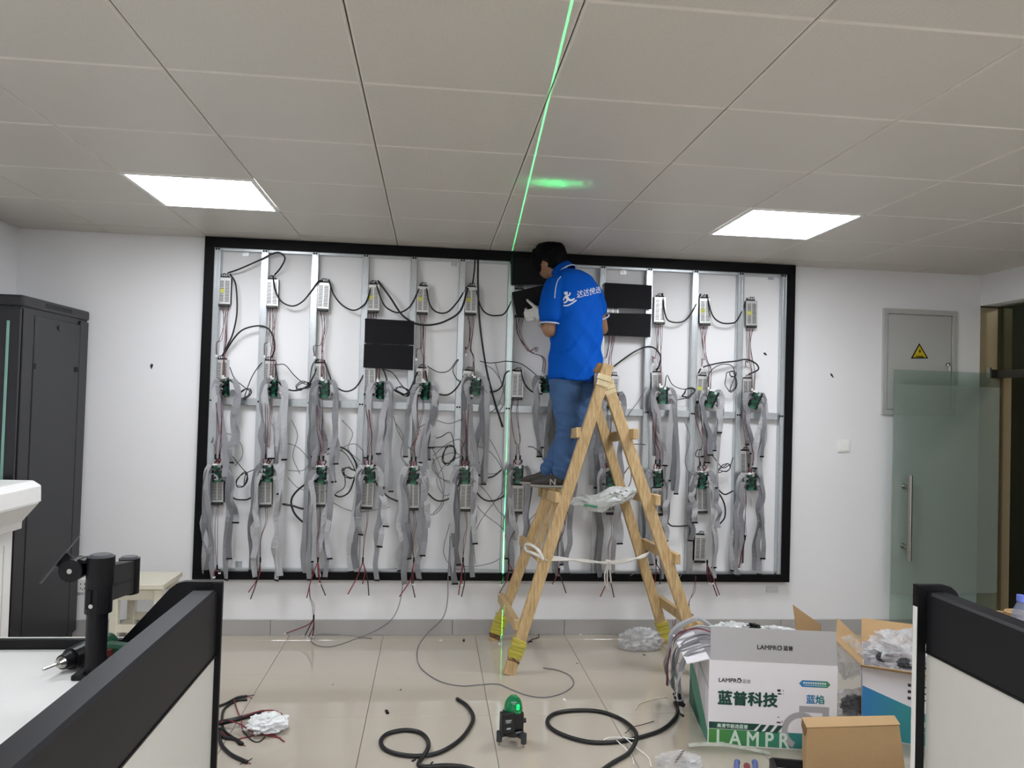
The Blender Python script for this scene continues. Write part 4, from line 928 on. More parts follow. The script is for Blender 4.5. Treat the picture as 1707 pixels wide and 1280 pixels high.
t = thing('plastic_sack', 'crumpled milky plastic sack slung across the ladder below the shoes', 'bag', W(1008, 828, .52))
ro = Matrix.Rotation(-.22, 4, 'Y')
m_.v = [ro @ Vector((v.x, v.y, v.z+.7*v.x*v.x-.02+.008*math.sin(v.x*30))) for v in m_.v]
ob('sack_body', m_, MILK, t, local=True)
mk = MB()
for k, (u, w_) in enumerate(((.02, .03), (.05, .02), (.085, .028), (.118, .02), (.06, .024), (.095, .02))):
    mk.box((u, -.049+.02*(u-.06), .022-.025*(k // 4)+u*.2), (.004, .001, .012), Matrix.Rotation(.6*k, 3, 'Y')); mk.box((u+.007, -.049+.02*(u-.06), .018-.025*(k // 4)+u*.2), (.014, .001, .003))
ob('printed_marks', mk, mat('print_dark', '#2b3030', .6), t, local=True)
ob('green_print', MB().prism([Vector(q) for q in ((-.14, -.046, -.05), (-.06, -.050, -.062), (-.05, -.050, -.05), (-.13, -.046, -.038))], (0, .001, 0)), mat('print_green', '#3d8b66', .5), t, local=True)
# ================================================================== laser level
lz = Z(851, 1238); lx_, ly_ = .408, -1.62
t = thing('laser_level', 'black laser level with a glowing green dome on the floor', 'laser level', (lx_, ly_, 0), (0, 0, .25))
LB = mat('laser_black', '#131517', .38)
ob('turntable', MB().lathe([(0, .045), (.046, .045), (.050, .05), (.050, .064), (.044, .068), (0, .068)], n=24), LB, t, local=True)
for k in range(3):
    a = -math.pi/2+.55+k*2*math.pi/3; d = Vector((math.cos(a), math.sin(a), 0))
    lg = ob('leg', MB().bar(d*.030+Vector((0, 0, .052)), d*.062+Vector((0, 0, .050)), .022, .024, (0, 0, 1)).cyl(d*.064+Vector((0, 0, .018)), d*.064+Vector((0, 0, .062)), .013, 12), mat('leg_grey', '#2e3236', .5), t, bevel=.0, local=True)
    ob('foot_screw', MB().cyl(d*.064, d*.064+Vector((0, 0, .022)), .0045, 8), ST, lg, local=True)
ob('body', MB().box((0, 0, .108), (.084, .070, .082)), LB, t, bevel=.010, seg=3, local=True)
bx = ob('battery_box', MB().box((-.038, -.030, .112), (.062, .040, .088)), LB, t, bevel=.004, local=True)
ob('label_plate', MB().box((-.040, -.0505, .122), (.036, .001, .022)).box((-.040, -.0505, .090), (.026, .001, .012)), mat('label_dark', '#33363a', .4), bx, local=True)
ob('lettering', MB().box((-.040, -.0512, .125), (.026, .0006, .005)).box((-.040, -.0512, .117), (.020, .0006, .003)).box((-.038, -.0512, .090), (.018, .0006, .006)), mat('label_pale', '#b9bfc4', .5), bx, local=True)
ob('knob', MB().cyl((.040, -.004, .098), (.060, -.004, .098), .011, 14), LB, t, local=True)
DOME = mat('green_dome', '#0b5a36', .08, var=.1, coat=.6, trans=.35)
nt, N, L, b = nodes(DOME)
b.inputs['Emission Color'].default_value = (.0, .35, .12, 1); b.inputs['Emission Strength'].default_value = .10
ob('dome', MB().lathe([(.042, .146), (.043, .156), (.041, .172), (.036, .190), (.028, .203), (.018, .211), (.016, .214), (.0, .214)], n=28), DOME, t, sm=True, local=True)
ob('emitter', MB().cyl((.010, -.030, .162), (.010, -.030, .182), .007, 12), emit_mat('laser_core', '#30ff90', 6), t, local=True)
ob('vial', MB().cyl((-.008, -.036, .150), (.020, -.036, .150), .005, 10), mat('vial_green', '#3fae6a', .2), t, local=True)
# its beam: a vertical sheet of light plus the upward spot
def laser_beam():
    ld = bpy.data.lights.new('laser_beam', 'POINT'); ld.energy = 1.0; ld.shadow_soft_size = 0.0; ld.color = (.06, 1, .30); ld.use_nodes = True
    o = bpy.data.objects.new('laser_beam', ld); COL.objects.link(o); o.location = (lx_, ly_, .2165)
    d = Vector((.501-lx_, 0-ly_, 0)).normalized(); nrm = Vector((d.y, -d.x, 0))
    sp = (Vector((.524, -1.668, ZC))-Vector(o.location)).normalized()
    nt = ld.node_tree; N, L = nt.nodes, nt.links; em = N['Emission']; g = N.new('ShaderNodeNewGeometry')
    def dot(v):
        q = N.new('ShaderNodeVectorMath'); q.operation = 'DOT_PRODUCT'; L.new(g.outputs['Incoming'], q.inputs[0]); q.inputs[1].default_value = v; return q.outputs['Value']
    def mth(op, a, v=0):
        q = N.new('ShaderNodeMath'); q.operation = op
        for i, x in enumerate((a, v)):
            if hasattr(x, 'links'): L.new(x, q.inputs[i])
            else: q.inputs[i].default_value = x
        return q.outputs[0]
    a = mth('ABSOLUTE', dot(nrm))
    line = mth('MULTIPLY', mth('LESS_THAN', a, .0013), LINE)
    glow = mth('MULTIPLY', mth('EXPONENT', mth('MULTIPLY', a, -90.0)), LINE*.006)
    up = Vector((0, 0, 1)); ex_ = Vector((1, 0, 0)); c = dot(sp)
    u = mth('DIVIDE', dot(Vector((1, 0, 0))), .050); u0 = sp.x/.050; v = mth('DIVIDE', dot(Vector((0, 1, 0))), .028); v0 = sp.y/.028
    SG = mth('SIGN', dot(up))                     # Incoming may point either way; normalise by the vertical sign
    uu = mth('SUBTRACT', mth('MULTIPLY', u, SG), u0); vv = mth('SUBTRACT', mth('MULTIPLY', v, SG), v0)
    r2 = mth('ADD', mth('MULTIPLY', uu, uu), mth('MULTIPLY', vv, vv))
    nz = N.new('ShaderNodeTexNoise'); nz.inputs['Scale'].default_value = 620; nz.inputs['Detail'].default_value = 1; L.new(g.outputs['Incoming'], nz.inputs['Vector'])
    sp_ = mth('MULTIPLY', mth('EXPONENT', mth('MULTIPLY', r2, -1.3)), mth('MULTIPLY', mth('POWER', mth('MULTIPLY', nz.outputs['Fac'], 1.5), 14.0), SPOT))
    sp_ = mth('ADD', sp_, mth('MULTIPLY', mth('EXPONENT', mth('MULTIPLY', r2, -.5)), SPOT*.012))
    L.new(mth('ADD', mth('ADD', line, glow), sp_), em.inputs['Strength'])
LINE, SPOT = 340.0, 1100.0
laser_beam()
# ================================================================== cartons
def carton_frame(o, ang):
    return Matrix.Translation(o) @ Matrix.Rotation(ang, 4, 'Z')
def panels(t, w_, d_, h_, th, mt):
    for nm, c, s in (('front_wall', (w_/2, th/2, h_/2), (w_, th, h_)), ('back_wall', (w_/2, d_-th/2, h_/2), (w_, th, h_)),
                     ('side_wall', (th/2, d_/2, h_/2), (th, d_-2*th, h_)), ('side_wall', (w_-th/2, d_/2, h_/2), (th, d_-2*th, h_)), ('bottom', (w_/2, d_/2, th/2), (w_-2*th, d_-2*th, th))):
        ob(nm, MB().box(c, s), mt, t, local=True)
def flap(t, a, b_, dirv, ln, mt, th=.004, taper=.0):
    a, b_, dirv = Vector(a), Vector(b_), Vector(dirv).normalized(); e = (b_-a).normalized()
    n = dirv.cross(e).normalized()*th
    return ob('flap', MB().prism([a, b_, b_+dirv*ln-e*taper, a+dirv*ln+e*taper], n), mt, t, local=True)
INK = mat('print_green_dark', '#17463a', .5); INKK = mat('print_black', '#26282c', .5); INKW = mat('print_white', '#cfe3d6', .5)
GREYP = mat('print_grey', '#a7a5ab', .5)
def grad_mat(name, stops):
    M = mat(name, '#ffffff', .5, var=0); nt, N, L, b = nodes(M); tc = N.new('ShaderNodeTexCoord'); sp = N.new('ShaderNodeSeparateXYZ'); L.new(tc.outputs['Object'], sp.inputs[0])
    mr = N.new('ShaderNodeMapRange'); mr.inputs[1].default_value = 0; mr.inputs[2].default_value = .6; L.new(sp.outputs[0], mr.inputs[0])
    cr = N.new('ShaderNodeValToRGB'); L.new(mr.outputs[0], cr.inputs[0]); el = cr.color_ramp.elements
    el[0].position, el[0].color = stops[0][0], lin(stops[0][1]); el[1].position, el[1].color = stops[-1][0], lin(stops[-1][1])
    for p, c in stops[1:-1]: e = el.new(p); e.color = lin(c)
    L.new(cr.outputs[0], b.inputs['Base Color']); return M
GRAD = grad_mat('print_gradient', [(0, '#4d8f3e'), (.35, '#3f8a5c'), (.65, '#2f7f78'), (1, '#2f78b4')])
GRADB = grad_mat('print_gradient_banner', [(.74, '#2f78b4'), (.92, '#3f8a3c')])
CO = Vector((1.302, -1.668, 0)); CA = -.165; CWD, CDP, CHT = .575, .50, .385
big = thing('carton', 'large white carton with green print, open flaps and draped ribbon cables', 'carton', CO, (0, 0, CA))
panels(big, CWD, CDP, CHT, .005, CARDW)
def face(x, z, y=-.0006): return Matrix.Translation((x, y, z)) @ Matrix.Rotation(math.pi/2, 4, 'X')
def quad(pts, y, mt, nm, par=big): return ob(nm, MB().prism([Vector((x, y, z)) for x, z in pts], (0, .0006, 0)), mt, par, local=True)
fw_ = [c for c in big.children if c.name.startswith('front_wall')][0]
quad([(.004, .004), (CWD-.004, .004), (CWD-.004, .074), (.004, .074)], -.0008, GRAD, 'green_band', fw_)
quad([(.004, .076), (.205, .076), (.232, .106), (.004, .106)], -.0008, INK, 'dark_band', fw_)
for k in range(3): quad([(.215+.037*k, .070), (.238+.037*k, .070), (.262+.037*k, .104), (.239+.037*k, .104)], -.0014, INK, 'slanted_stripe', fw_)
def word(s, size, x, z, mt, bold=0, y=-.0012, par=fw_, sx=1): return ob('lettering', text_mb(s, size, face(x, z, y), bold, 'LEFT', .0003, sx), mt, par, local=True)
word('LAMPRO', .026, .042, .288, INKK, .0006, sx=1.05); word('蓝普', .019, .150, .289, GREYP, .0006)
quad([(.128, .309), (.143, .309), (.143, .297), (.139, .297), (.139, .305), (.128, .305)], -.0012, INKK, 'corner_mark', fw_)
word('蓝普科技', .0665, .040, .192, INK, .0030, sx=1.02); word('蓝焰', .042, .436, .214, GRADB, .0012)
word('高清节能选蓝普', .020, .040, .083, INKW, .0004, y=-.0016); word('L A M P R', .094, .036, .006, INKW, .002, y=-.0016, sx=.84)
quad([(.404, .299), (.418, .314), (.530, .314), (.544, .299), (.530, .284), (.418, .284)], -.0010, GRADB, 'banner', fw_)
mk = MB()
for k in range(10): mk.box((.426+k*.0105, -.0016, .303), (.0075, .0005, .008))
for k in range(22): mk.box((.428+k*.0046, -.0016, .2925), (.003, .0005, .003))
ob('banner_print', mk, INKW, fw_, local=True)
mk = MB()
for x, z, w_, h_ in ((.315, .262, .014, .010), (.334, .262, .004, .004), (.318, .247, .016, .006), (.336, .247, .006, .002), (.315, .142, .008, .003), (.317, .118, .018, .006), (.332, .122, .003, .010)): mk.box((x, -.001, z), (w_, .0005, h_))
ob('small_marks', mk, INKK, fw_, local=True)
m_ = MB(); c0 = Vector((.415, 0, .085))
for k in range(22):                                # grey ring of the emblem
    a0, a1 = math.pi*(k*2/22), math.pi*((k+1)*2/22)
    p = [c0+Vector((r_*math.cos(a_), -.0013, r_*math.sin(a_))) for r_, a_ in ((.058, a0), (.085, a0), (.085, a1), (.058, a1))]
    if min(q.z for q in p) > .002: m_.prism(p, (0, .0004, 0))
ob('emblem_ring', m_, GREYP, fw_, local=True)
quad([(.407, .198), (.540, .198), (.540, .075), (.510, .075), (.510, .170), (.407, .170)], -.0012, GREYP, 'emblem_corner', fw_)
side = [c for c in big.children if c.name.startswith('side_wall')][0]
def squad(pts, mt, nm): return ob(nm, MB().prism([Vector((-.0008, y, z)) for y, z in pts], (.0006, 0, 0)), mt, side, local=True)
squad([(.006, .004), (.494, .004), (.494, .25), (.30, .20), (.006, .06)], mat('print_teal', '#4d9a80', .5), 'green_print')
squad([(.15, .004), (.494, .004), (.494, .14)], mat('print_teal_pale', '#8fc0ac', .5), 'pale_print')
squad([(.0, .26), (.494, .34), (.494, .33), (.0, .25)], mat('print_line', '#bdbcc0', .5), 'crease')
f1 = flap(big, (.006, .002, CHT), (CWD, .002, CHT), (0, .16, 1), .148, mat('card_grey', '#b3b1b2', .55, var=.02), taper=.002)
def flap_face(x, z): # position on the standing front flap
    return Matrix.Translation((x, .002+.16*z-.0022, CHT+z)) @ Matrix.Rotation(math.pi/2-.159, 4, 'X')
ob('lettering', text_mb('LAMPRO', .028, flap_face(.215, .056), .0007, 'LEFT', .0003, 1.05), INKK, f1, local=True)
ob('lettering', text_mb('蓝普', .022, flap_face(.334, .058), .0007, 'LEFT', .0003), INKK, f1, local=True)
ob('corner_mark', MB().xf(Matrix.Identity(4)).prism([flap_face(.310, .076) @ Vector(q) for q in ((0, 0, 0), (.016, 0, 0), (.016, -.012, 0), (.012, -.012, 0), (.012, -.004, 0), (0, -.004, 0))], (0, .0004, 0)), INKK, f1, local=True)
flap(big, (.002, CDP-.01, CHT), (.002, .01, CHT), (-1, 0, -.28), .105, CARDW)
flap(big, (CWD, CDP, CHT), (.0, CDP, CHT), (0, 1, -.35), .14, CARDW)
f4 = flap(big, (CWD-.002, .01, CHT), (CWD-.002, CDP-.01, CHT), (-.25, .0, -1), .13, CARDW)
# stray kraft flap standing behind the carton
kf = [W(1322, 1008, 1.05), W(1367, 1040, 1.05), W(1372, 1075, 1.05), W(1340, 1075, 1.05)]
t = thing('card_sheet', 'pointed brown card sheet standing up behind the large white carton', 'card', (kf[2].x, -1.05, 0))
low = [W(1372, 1075, 1.05), W(1340, 1075, 1.05)]
ob('sheet', MB().prism([kf[0], kf[1], Vector((kf[2].x+.03, -1.03, 0.003)), Vector((kf[3].x+.02, -1.03, 0.003))], (0, .004, 0)), KRAFT, t)
ob('sheet_edge', MB().prism([kf[1]+Vector((.001, 0, 0)), kf[1]+Vector((.012, .02, 0)), Vector((kf[2].x+.045, -1.01, .003)), Vector((kf[2].x+.032, -1.03, .003))], (0, .004, 0)), mat('kraft_dark', '#7d6240', .8), t)
# ribbon cables draped over the left edge of the carton
BM_ = carton_frame(CO, CA)
LGR = mat('ribbon_pale', '#b9bec2', .4, var=.08, scale=20)
for k in range(9):
    y = .10+.045*k+R.uniform(-.01, .01); L_ = .10+.02*k % .13
    y += R.uniform(-.03, .03); xo = R.uniform(-.02, .02)
    pts = [(.14+R.uniform(-.03, .03), y+.05, CHT-.03), (.06, y+.02, CHT+.018+.004*k), (-.015, y, CHT+.020+.004*k), (-.085-.004*k+xo, y-.01+xo, CHT-.02), (-.118-.003*(k % 4), y-.015-.01*(k % 3), CHT-.12), (-.112-.004*(k % 3)-xo, y-.03+.01*(k % 4)+xo, CHT-.20), (-.105, y-.05+.012*(k % 5), max(.10, CHT-.22-.018*((k*5) % 9)))]
    P = smooth([BM_ @ Vector(q) for q in pts], 3)
    o = ribbon(P, .026, math.pi/2+CA, math.pi/2+CA+R.uniform(-.4, .4), ('nearest', 'second', 'third', 'fourth', 'fifth', 'sixth', 'seventh', 'eighth', 'farthest')[k]+' pale ribbon cable draped over the left edge of the large white carton', 'ribbon cables draped over the carton')
for k, (mt, r_) in enumerate(((REDW, .003), (BLKW, .003))):
    P = [BM_ @ Vector(q) for q in ((.10, .30+.01*k, CHT+.03), (0, .33+.01*k, CHT+.045), (-.10, .34+.012*k, CHT+.0), (-.135, .34+.01*k, CHT-.12), (-.14-.005*k, .31+.01*k, CHT-.24))]
    single('loose_wire', ('thin red', 'thin black')[k]+' wire hanging down the left side of the large white carton', 'wire', MB().tube(P, r_, 5, 6), mt, 'wires over the carton', sm=True)
for k in range(4):
    q = BM_ @ Vector((-.118+.012*(k % 2), .05+.03*k, .16-.014*(k % 3)))
    single('cable_plug', ('nearest', 'second', 'third', 'farthest')[k]+' small black plug dangling at the lower left side of the large white carton', 'plug', MB().box(q, (.026, .012, .018), Matrix.Rotation(.5*k, 3, 'Y')), BLKP, 'black plugs beside the carton')
o = single('plastic_wrap', 'crumpled white plastic wrap rising out of the back of the white carton', 'plastic', crumple(W(1225, 1050, 1.28), (.13, .06, .040), 11, .45, CA), MILK)
o = single('plastic_wrap', 'thin strip of white plastic wrap along the back of the carton', 'plastic', crumple(W(1293, 1052, 1.30), (.11, .05, .026), 14, .45, CA), MILK)
m_ = crumple(W(1255, 1046, 1.30), (.045, .03, .022), 5, .5); single('cable_tangle', 'small black tangle of plugs on the plastic wrap in the carton', 'cables', m_, BLKP)
# second carton
C2 = Vector((2.085, -1.60, 0)); C2A = -.52
sec = thing('carton', 'half hidden white and teal carton with bagged contents beside the right desk', 'carton', C2, (0, 0, C2A))
h2 = W(1450, 1112, 1.60).z
panels(sec, .56, .46, h2, .005, CARDW)
fw2 = [c for c in sec.children if c.name.startswith('front_wall')][0]
GRAD2 = grad_mat('print_gradient_second', [(0, '#3a86c4'), (.3, '#37929a'), (.7, '#3f9a76')])
quad([(.0, .003), (.556, .003), (.556, .03), (.40, .11), (.0, h2-.085)], -.0008, GRAD2, 'teal_print', fw2)
mk = MB(); mk2 = MB()
for r_ in range(3):
    mk.box((.20, -.0012, h2-.05-.030*r_), (.014, .0005, .014))
    for k in range(8): mk2.box((.235+k*.017, -.0012, h2-.05-.030*r_), (.012, .0005, .007))
ob('bullet_marks', mk, INKK, fw2, local=True); ob('small_print', mk2, INKK, fw2, local=True)
mk = MB()
for k in range(5): mk.box((.22+.035*k, -.0014, .105-.004*k), (.024, .0005, .024)); mk.box((.22+.035*k, -.0014, .07-.004*k), (.022, .0005, .006))
ob('care_symbols', mk, INKW, fw2, local=True)
m_ = MB(); c0 = Vector((.36, 0, .20))
for k in range(18):
    a0, a1 = math.pi*(k*2/18), math.pi*((k+1)*2/18)
    m_.prism([c0+Vector((r_*math.cos(a_), -.001, r_*math.sin(a_))) for r_, a_ in ((.055, a0), (.08, a0), (.08, a1), (.055, a1))], (0, .0003, 0))
ob('emblem_ring', m_, GREYP, fw2, local=True)
flap(sec, (-.01, .0, h2), (.56, .0, h2), (0, -.75, .30), .10, KRAFT)
flap(sec, (.0, .45, h2), (.0, .01, h2), (-.75, .0, .65), .16, KRAFT)
flap(sec, (.56, .46, h2), (.0, .46, h2), (0, .4, 1), .12, KRAFT)
S2 = carton_frame(C2, C2A)
single('plastic_wrap', 'clear plastic bag bulging out of the half hidden carton', 'plastic', crumple(S2 @ Vector((.24, .22, h2+.03)), (.24, .20, .12), 21, .35, C2A, 34), film_mat('clear_film_dense', '#d9dadc', .45, .08))
for k, (a, b_) in enumerate(((.10, .12), (.19, .06), (.27, .10))):
    single('foam_block', ('dark grey foam block at the corner of the bag in the half hidden carton', 'flat dark foam block in the middle of the bag of the half hidden carton', 'dark foam block at the far end of the bag in the half hidden carton')[k], 'foam',
        crumple(S2 @ Vector((a, b_, h2+.028)), (.045, .035, .028), 31+k, .25), mat('dark_foam', '#3b3d42', .7), None)
single('bagged_cables', 'black cables packed in a clear bag on the floor between the cartons', 'bag', crumple(Z(1430, 1180, .05), (.085, .09, .06), 41, .35), mat('bag_dark', '#25262b', .25, var=.4, scale=30, bump=.8, bscale=40))
single('plastic_wrap', 'clear plastic film around the black cables between the cartons', 'plastic', crumple(Z(1428, 1178, .06), (.14, .12, .085), 42, .4), CLEAR)
single('plastic_wrap', 'clear plastic film hanging left of the half hidden carton', 'plastic', crumple(W(1415, 1095, 1.45), (.075, .05, .11), 45, .4, flat=False), CLEAR)
# small kraft box in front
kz = .22
k0, k1, k2, k3 = Z(1345, 1214, kz), Z(1499, 1209, kz), Z(1491, 1195, kz), Z(1338, 1198, kz)
t = thing('kraft_box', 'plain brown kraft box in front of the large white carton', 'box', ((k0.x+k1.x)/2, (k0.y+k2.y)/2, 0))
dn = lambda v, a=0, b_=0: Vector((v.x+a, v.y+b_, 0.0))
ob('body', MB().add([dn(k0), dn(k1, .03, -.01), dn(k2, .03, 0), dn(k3), k0, k1, k2, k3], [(3, 2, 1, 0), (4, 5, 6, 7), (0, 1, 5, 4), (1, 2, 6, 5), (2, 3, 7, 6), (3, 0, 4, 7)]), KRAFT, t)
ob('lid', MB().prism([k0+Vector((-.003, -.004, .002)), k1+Vector((.003, -.004, .002)), k2+Vector((.003, .004, .002)), k3+Vector((-.003, .004, .002))], (0, 0, .004)), KRAFT, t, bevel=.0015, seg=1)
ob('tuck_tab', MB().prism([k0+Vector((-.004, -.002, 0)), k3+Vector((-.004, 0, 0)), k3+Vector((-.006, 0, -.028)), k0+Vector((-.006, .01, -.035))], (.003, 0, 0)), MATS['kraft_dark'], t)
# ================================================================== on the floor
def fcable(pts, r_, mt, label, cat='cable', nm='cable', group=None, z=None):
    P = [Z(p[0], p[1], (p[2] if len(p) > 2 else r_)) for p in pts]
    return single(nm, label, cat, MB().tube(P, r_, 9, 6), mt, group, sm=True)
fcable([(762, 1165), (778, 1176), (788, 1192), (786, 1207), (768, 1232), (735, 1253), (700, 1260), (664, 1257), (641, 1248), (635, 1235), (646, 1223), (674, 1217), (700, 1221), (713, 1234), (713, 1248, .026), (703, 1264, .012), (698, 1275), (712, 1278), (745, 1276), (780, 1280), (820, 1296)], .0098, BLKC, 'thick black cable looped on the floor left of the laser level')
fcable([(1125, 1171), (1130, 1184), (1124, 1199), (1104, 1216), (1070, 1228), (1030, 1236), (985, 1237), (944, 1227), (918, 1213), (913, 1200), (926, 1189), (960, 1184), (1000, 1186), (1034, 1198), (1056, 1215, .02), (1061, 1231, .03), (1049, 1254, .014), (1022, 1271), (995, 1290)], .0098, BLKC, 'thick black cable looped on the floor right of the laser level')
for k, q in enumerate(([(1062, 1232, .03), (1030, 1229, .02), (1010, 1231, .006), (1002, 1240, .004)], [(1028, 1234, .03), (1045, 1250, .01), (1054, 1262, .004), (1056, 1274, .004)], [(1040, 1228, .03), (1060, 1245, .02), (1080, 1262, .004), (1086, 1278, .004)], [(1060, 1183, .004), (1066, 1173, .004), (1090, 1165, .006), (1112, 1162, .004)])):
    fcable(q, .0022, WHTP if k < 3 else mat('strand_beige', '#cfc6b4', .5), ('white cable tie around the right floor cable, upper strip', 'white cable tie around the right floor cable, middle strip', 'white cable tie around the right floor cable, longest strip', 'pale plastic strip beyond the right floor cable')[k], 'cable tie', 'cable_tie', 'cable ties')
fcable([(1042, 1222, .02), (1055, 1212, .012), (1070, 1208, .01), (1090, 1202, .008)], .002, BLKW, 'thin dark wire end across the right floor cable', 'wire', 'loose_wire')
# heap of cable offcuts at the left
OFF = [([(362, 1178), (378, 1172), (395, 1163), (412, 1160)], .0065, BLKC, 'black cable offcut with frayed ends, highest in the heap'),
       ([(412, 1166), (394, 1168), (374, 1182), (370, 1202, .02), (374, 1218), (392, 1232), (400, 1240)], .0065, BLKC, 'black cable offcut curling around the heap'),
       ([(360, 1206, .02), (390, 1200, .035), (420, 1192, .03), (438, 1187, .02)], .012, BLKC, 'thick black cable offcut under the white bag'),
       ([(360, 1212, .02), (372, 1228), (392, 1232), (404, 1240)], .008, BLKC, 'black cable offcut below the white bag'),
       ([(366, 1215), (368, 1238), (382, 1255), (400, 1265), (412, 1270)], .008, BLKC, 'black cable offcut bent towards the viewer, lowest in the heap')]
OFO = [fcable(q, r_, mt, l, 'cable', 'cable_offcut', 'cable offcuts in the heap') for q, r_, mt, l in OFF]
for k, (q, l) in enumerate((([(364, 1205, .03), (400, 1196, .04), (430, 1186, .05), (455, 1184, .03), (470, 1190)], 'red wire over the top of the white bag'), ([(366, 1218), (386, 1232), (410, 1229), (432, 1224), (458, 1226), (474, 1236)], 'red wire below the white bag'),
                             ([(390, 1166, .01), (396, 1185, .01), (402, 1200, .03), (404, 1214, .03)], 'thin red wire hanging from the topmost cable offcut'), ([(380, 1200, .04), (402, 1208, .05), (420, 1220, .02), (440, 1224, .01), (468, 1230)], 'dark red wire crossing the middle of the white bag'))):
    fcable(q, .003, REDW, l, 'wire', 'loose_wire', 'red wires in the heap')
fcable([(405, 1218, .01), (420, 1234), (432, 1236), (442, 1228)], .003, BLKW, 'thin black wire below the white bag', 'wire', 'loose_wire')
t_ = single('plastic_bag', 'crumpled white plastic bag with red print on the cable heap', 'bag', crumple(Z(445, 1206, .035), (.10, .075, .045), 51, .4, .2), WBAG)
for k, q in enumerate([((412, 1160), (424, 1158)), ((412, 1160), (420, 1164)), ((411, 1270), (420, 1264)), ((411, 1270), (418, 1273)), ((410, 1268), (400, 1274)), ((404, 1240), (409, 1243))]):
    P = [Z(*q[0], .005), (Z(*q[0], .006)+Z(*q[1], .004))/2, Z(*q[1], .003)]; ob('frayed_strand', MB().tube(P, .002, 5, 3), (BLKW, REDW)[k % 2], OFO[(0, 0, 4, 4, 4, 3)[k]], sm=True)
# plastic bag by the ladder foot
single('plastic_bag', 'clear crumpled plastic bag on the floor by the right ladder feet', 'bag', crumple(Z(1068, 1068, .05), (.15, .085, .085), 61, .28, .1, 32), film_mat('clear_film_mid', '#cfd0d2', .5, .1))
t = thing('film_scrap', 'crumpled clear film with black print at the bottom edge of the picture', 'plastic', Z(1130, 1268))
ob('film', crumple(Z(1130, 1270, .02), (.11, .09, .032), 71, .4, .3, 28), CLEAR, t)
mk = MB(); q0 = Z(1132, 1262, .05)
for k in range(9):
    mk.box(q0+Vector((.008*k-.03, .012*k-.05, .004*(k % 2)+.004)), (.020, .004, .001), Matrix.Rotation(.7, 3, 'Z'))
ob('black_print', mk, INKK, t)
# a strip of clear tape reaching from the large carton
P = [Z(1148, 1242, .02), Z(1175, 1240, .03), Z(1210, 1241, .03), Z(1250, 1248, .02), Z(1285, 1256, .006)]
m_ = MB(); 
for a, b_ in zip(P, P[1:]): m_.bar(a, b_, .001, .022, (0, 1, .3))
single('tape_strip', 'pale strip of clear tape in front of the large white carton', 'tape', m_, film_mat('tape_film', '#cfd3c8', .6, .2))
# pliers and tray at the bottom edge
t = thing('pliers', 'blue handled pliers at the bottom edge of the picture', 'pliers', Z(1243, 1282))
BLU = mat('handle_blue', '#56659c', .45)
for s, x in ((-1, 1229), (1, 1258)): ob('handle', MB().tube([Z(x, 1270, .02), Z(x+s*1, 1280, .02), Z(x-s*4, 1300, .02)], lambda u: .013-.003*u, 10, 5), BLU, t, sm=True)
ob('pivot', MB().cyl(Z(1245, 1277, .012), Z(1245, 1277, .028), .014, 14), mat('pivot_red', '#8a2f35', .45), t)
ob('jaws', MB().bar(Z(1245, 1290, .02), Z(1244, 1325, .02), .03, .014, (0, 0, 1)), ST, t, bevel=.003)
a, b_ = Z(1286, 1263, .05), Z(1376, 1271, .05); u = (b_-a).normalized(); v = Vector((u.y, -u.x, 0))
t = thing('tool_tray', 'black rimmed tray with pale lining at the bottom edge of the picture', 'tray', (a+b_)/2+v*.1-Vector((0, 0, .05)))
ln = (b_-a).length
for nm, p, q in (('rim', a, b_), ('rim', a, a+v*.2), ('rim', b_, b_+v*.2), ('rim', a+v*.2, b_+v*.2)):
    ob(nm, MB().bar(p-Vector((0, 0, .022)), q-Vector((0, 0, .022)), .018, .044, (0, 0, 1)), BLKP, t, bevel=.003, seg=1)
ob('lining', MB().prism([a+u*.008+v*.008-Vector((0, 0, .04)), b_-u*.008+v*.008-Vector((0, 0, .04)), b_-u*.008+v*.192-Vector((0, 0, .04)), a+u*.008+v*.192-Vector((0, 0, .04))], (0, 0, .006)), WHTP, t)
# scraps
SCR = [(645, 1188, .022, BLKP, 'black plug', 'left of the looped cable'), (773, 1068, .02, BLKP, 'black plug', 'near the skirting left of the ladder'), (883, 1070, .016, BLKP, 'black plug', 'behind the front ladder foot'),
       (735, 1068, .012, WHTP, 'white sliver', 'left of the rear ladder foot'), (833, 1074, .016, WHTP, 'white sliver', 'at the rear ladder foot'), (968, 1058, .012, WHTP, 'white sliver', 'near the skirting right of the ladder leg'),
       (555, 1141, .006, BLKP, 'black crumb', 'on the tiles left of the long grey cord'), (668, 1150, .008, SLOT, 'dark crumb', 'on the tiles below the long grey cord'), (962, 1106, .007, BLKP, 'black crumb', 'right of the front ladder foot'),
       (1074, 1092, .010, SLOT, 'dark crumb', 'in front of the clear plastic bag'), (941, 1168, .018, WHTP, 'white sliver', 'above the right looped cable'), (690, 1268, .014, SLOT, 'dark crumb', 'inside the crossing of the left looped cable'), (720, 1272, .010, SLOT, 'dark crumb', 'beside the crossing of the left looped cable')]
for x, y, s, mt, a, b_ in SCR:
    p = Z(x, y); r3 = Matrix.Rotation(R.uniform(0, 3), 3, 'Z')
    single('floor_scrap', a+' lying on the floor '+b_, 'scrap', MB().box(p+Vector((0, 0, s*.2)), (s*1.6, s*.6, s*.4), r3).box(p+r3 @ Vector((s*.8, 0, s*.16)), (s*.5, s*.3, s*.3), r3), mt, 'scraps on the floor')
fcable([(884, 1052), (896, 1056), (898, 1062), (886, 1066), (880, 1072)], .003, BLKW, 'dark wire curl on the floor behind the front ladder foot', 'wire', 'loose_wire')
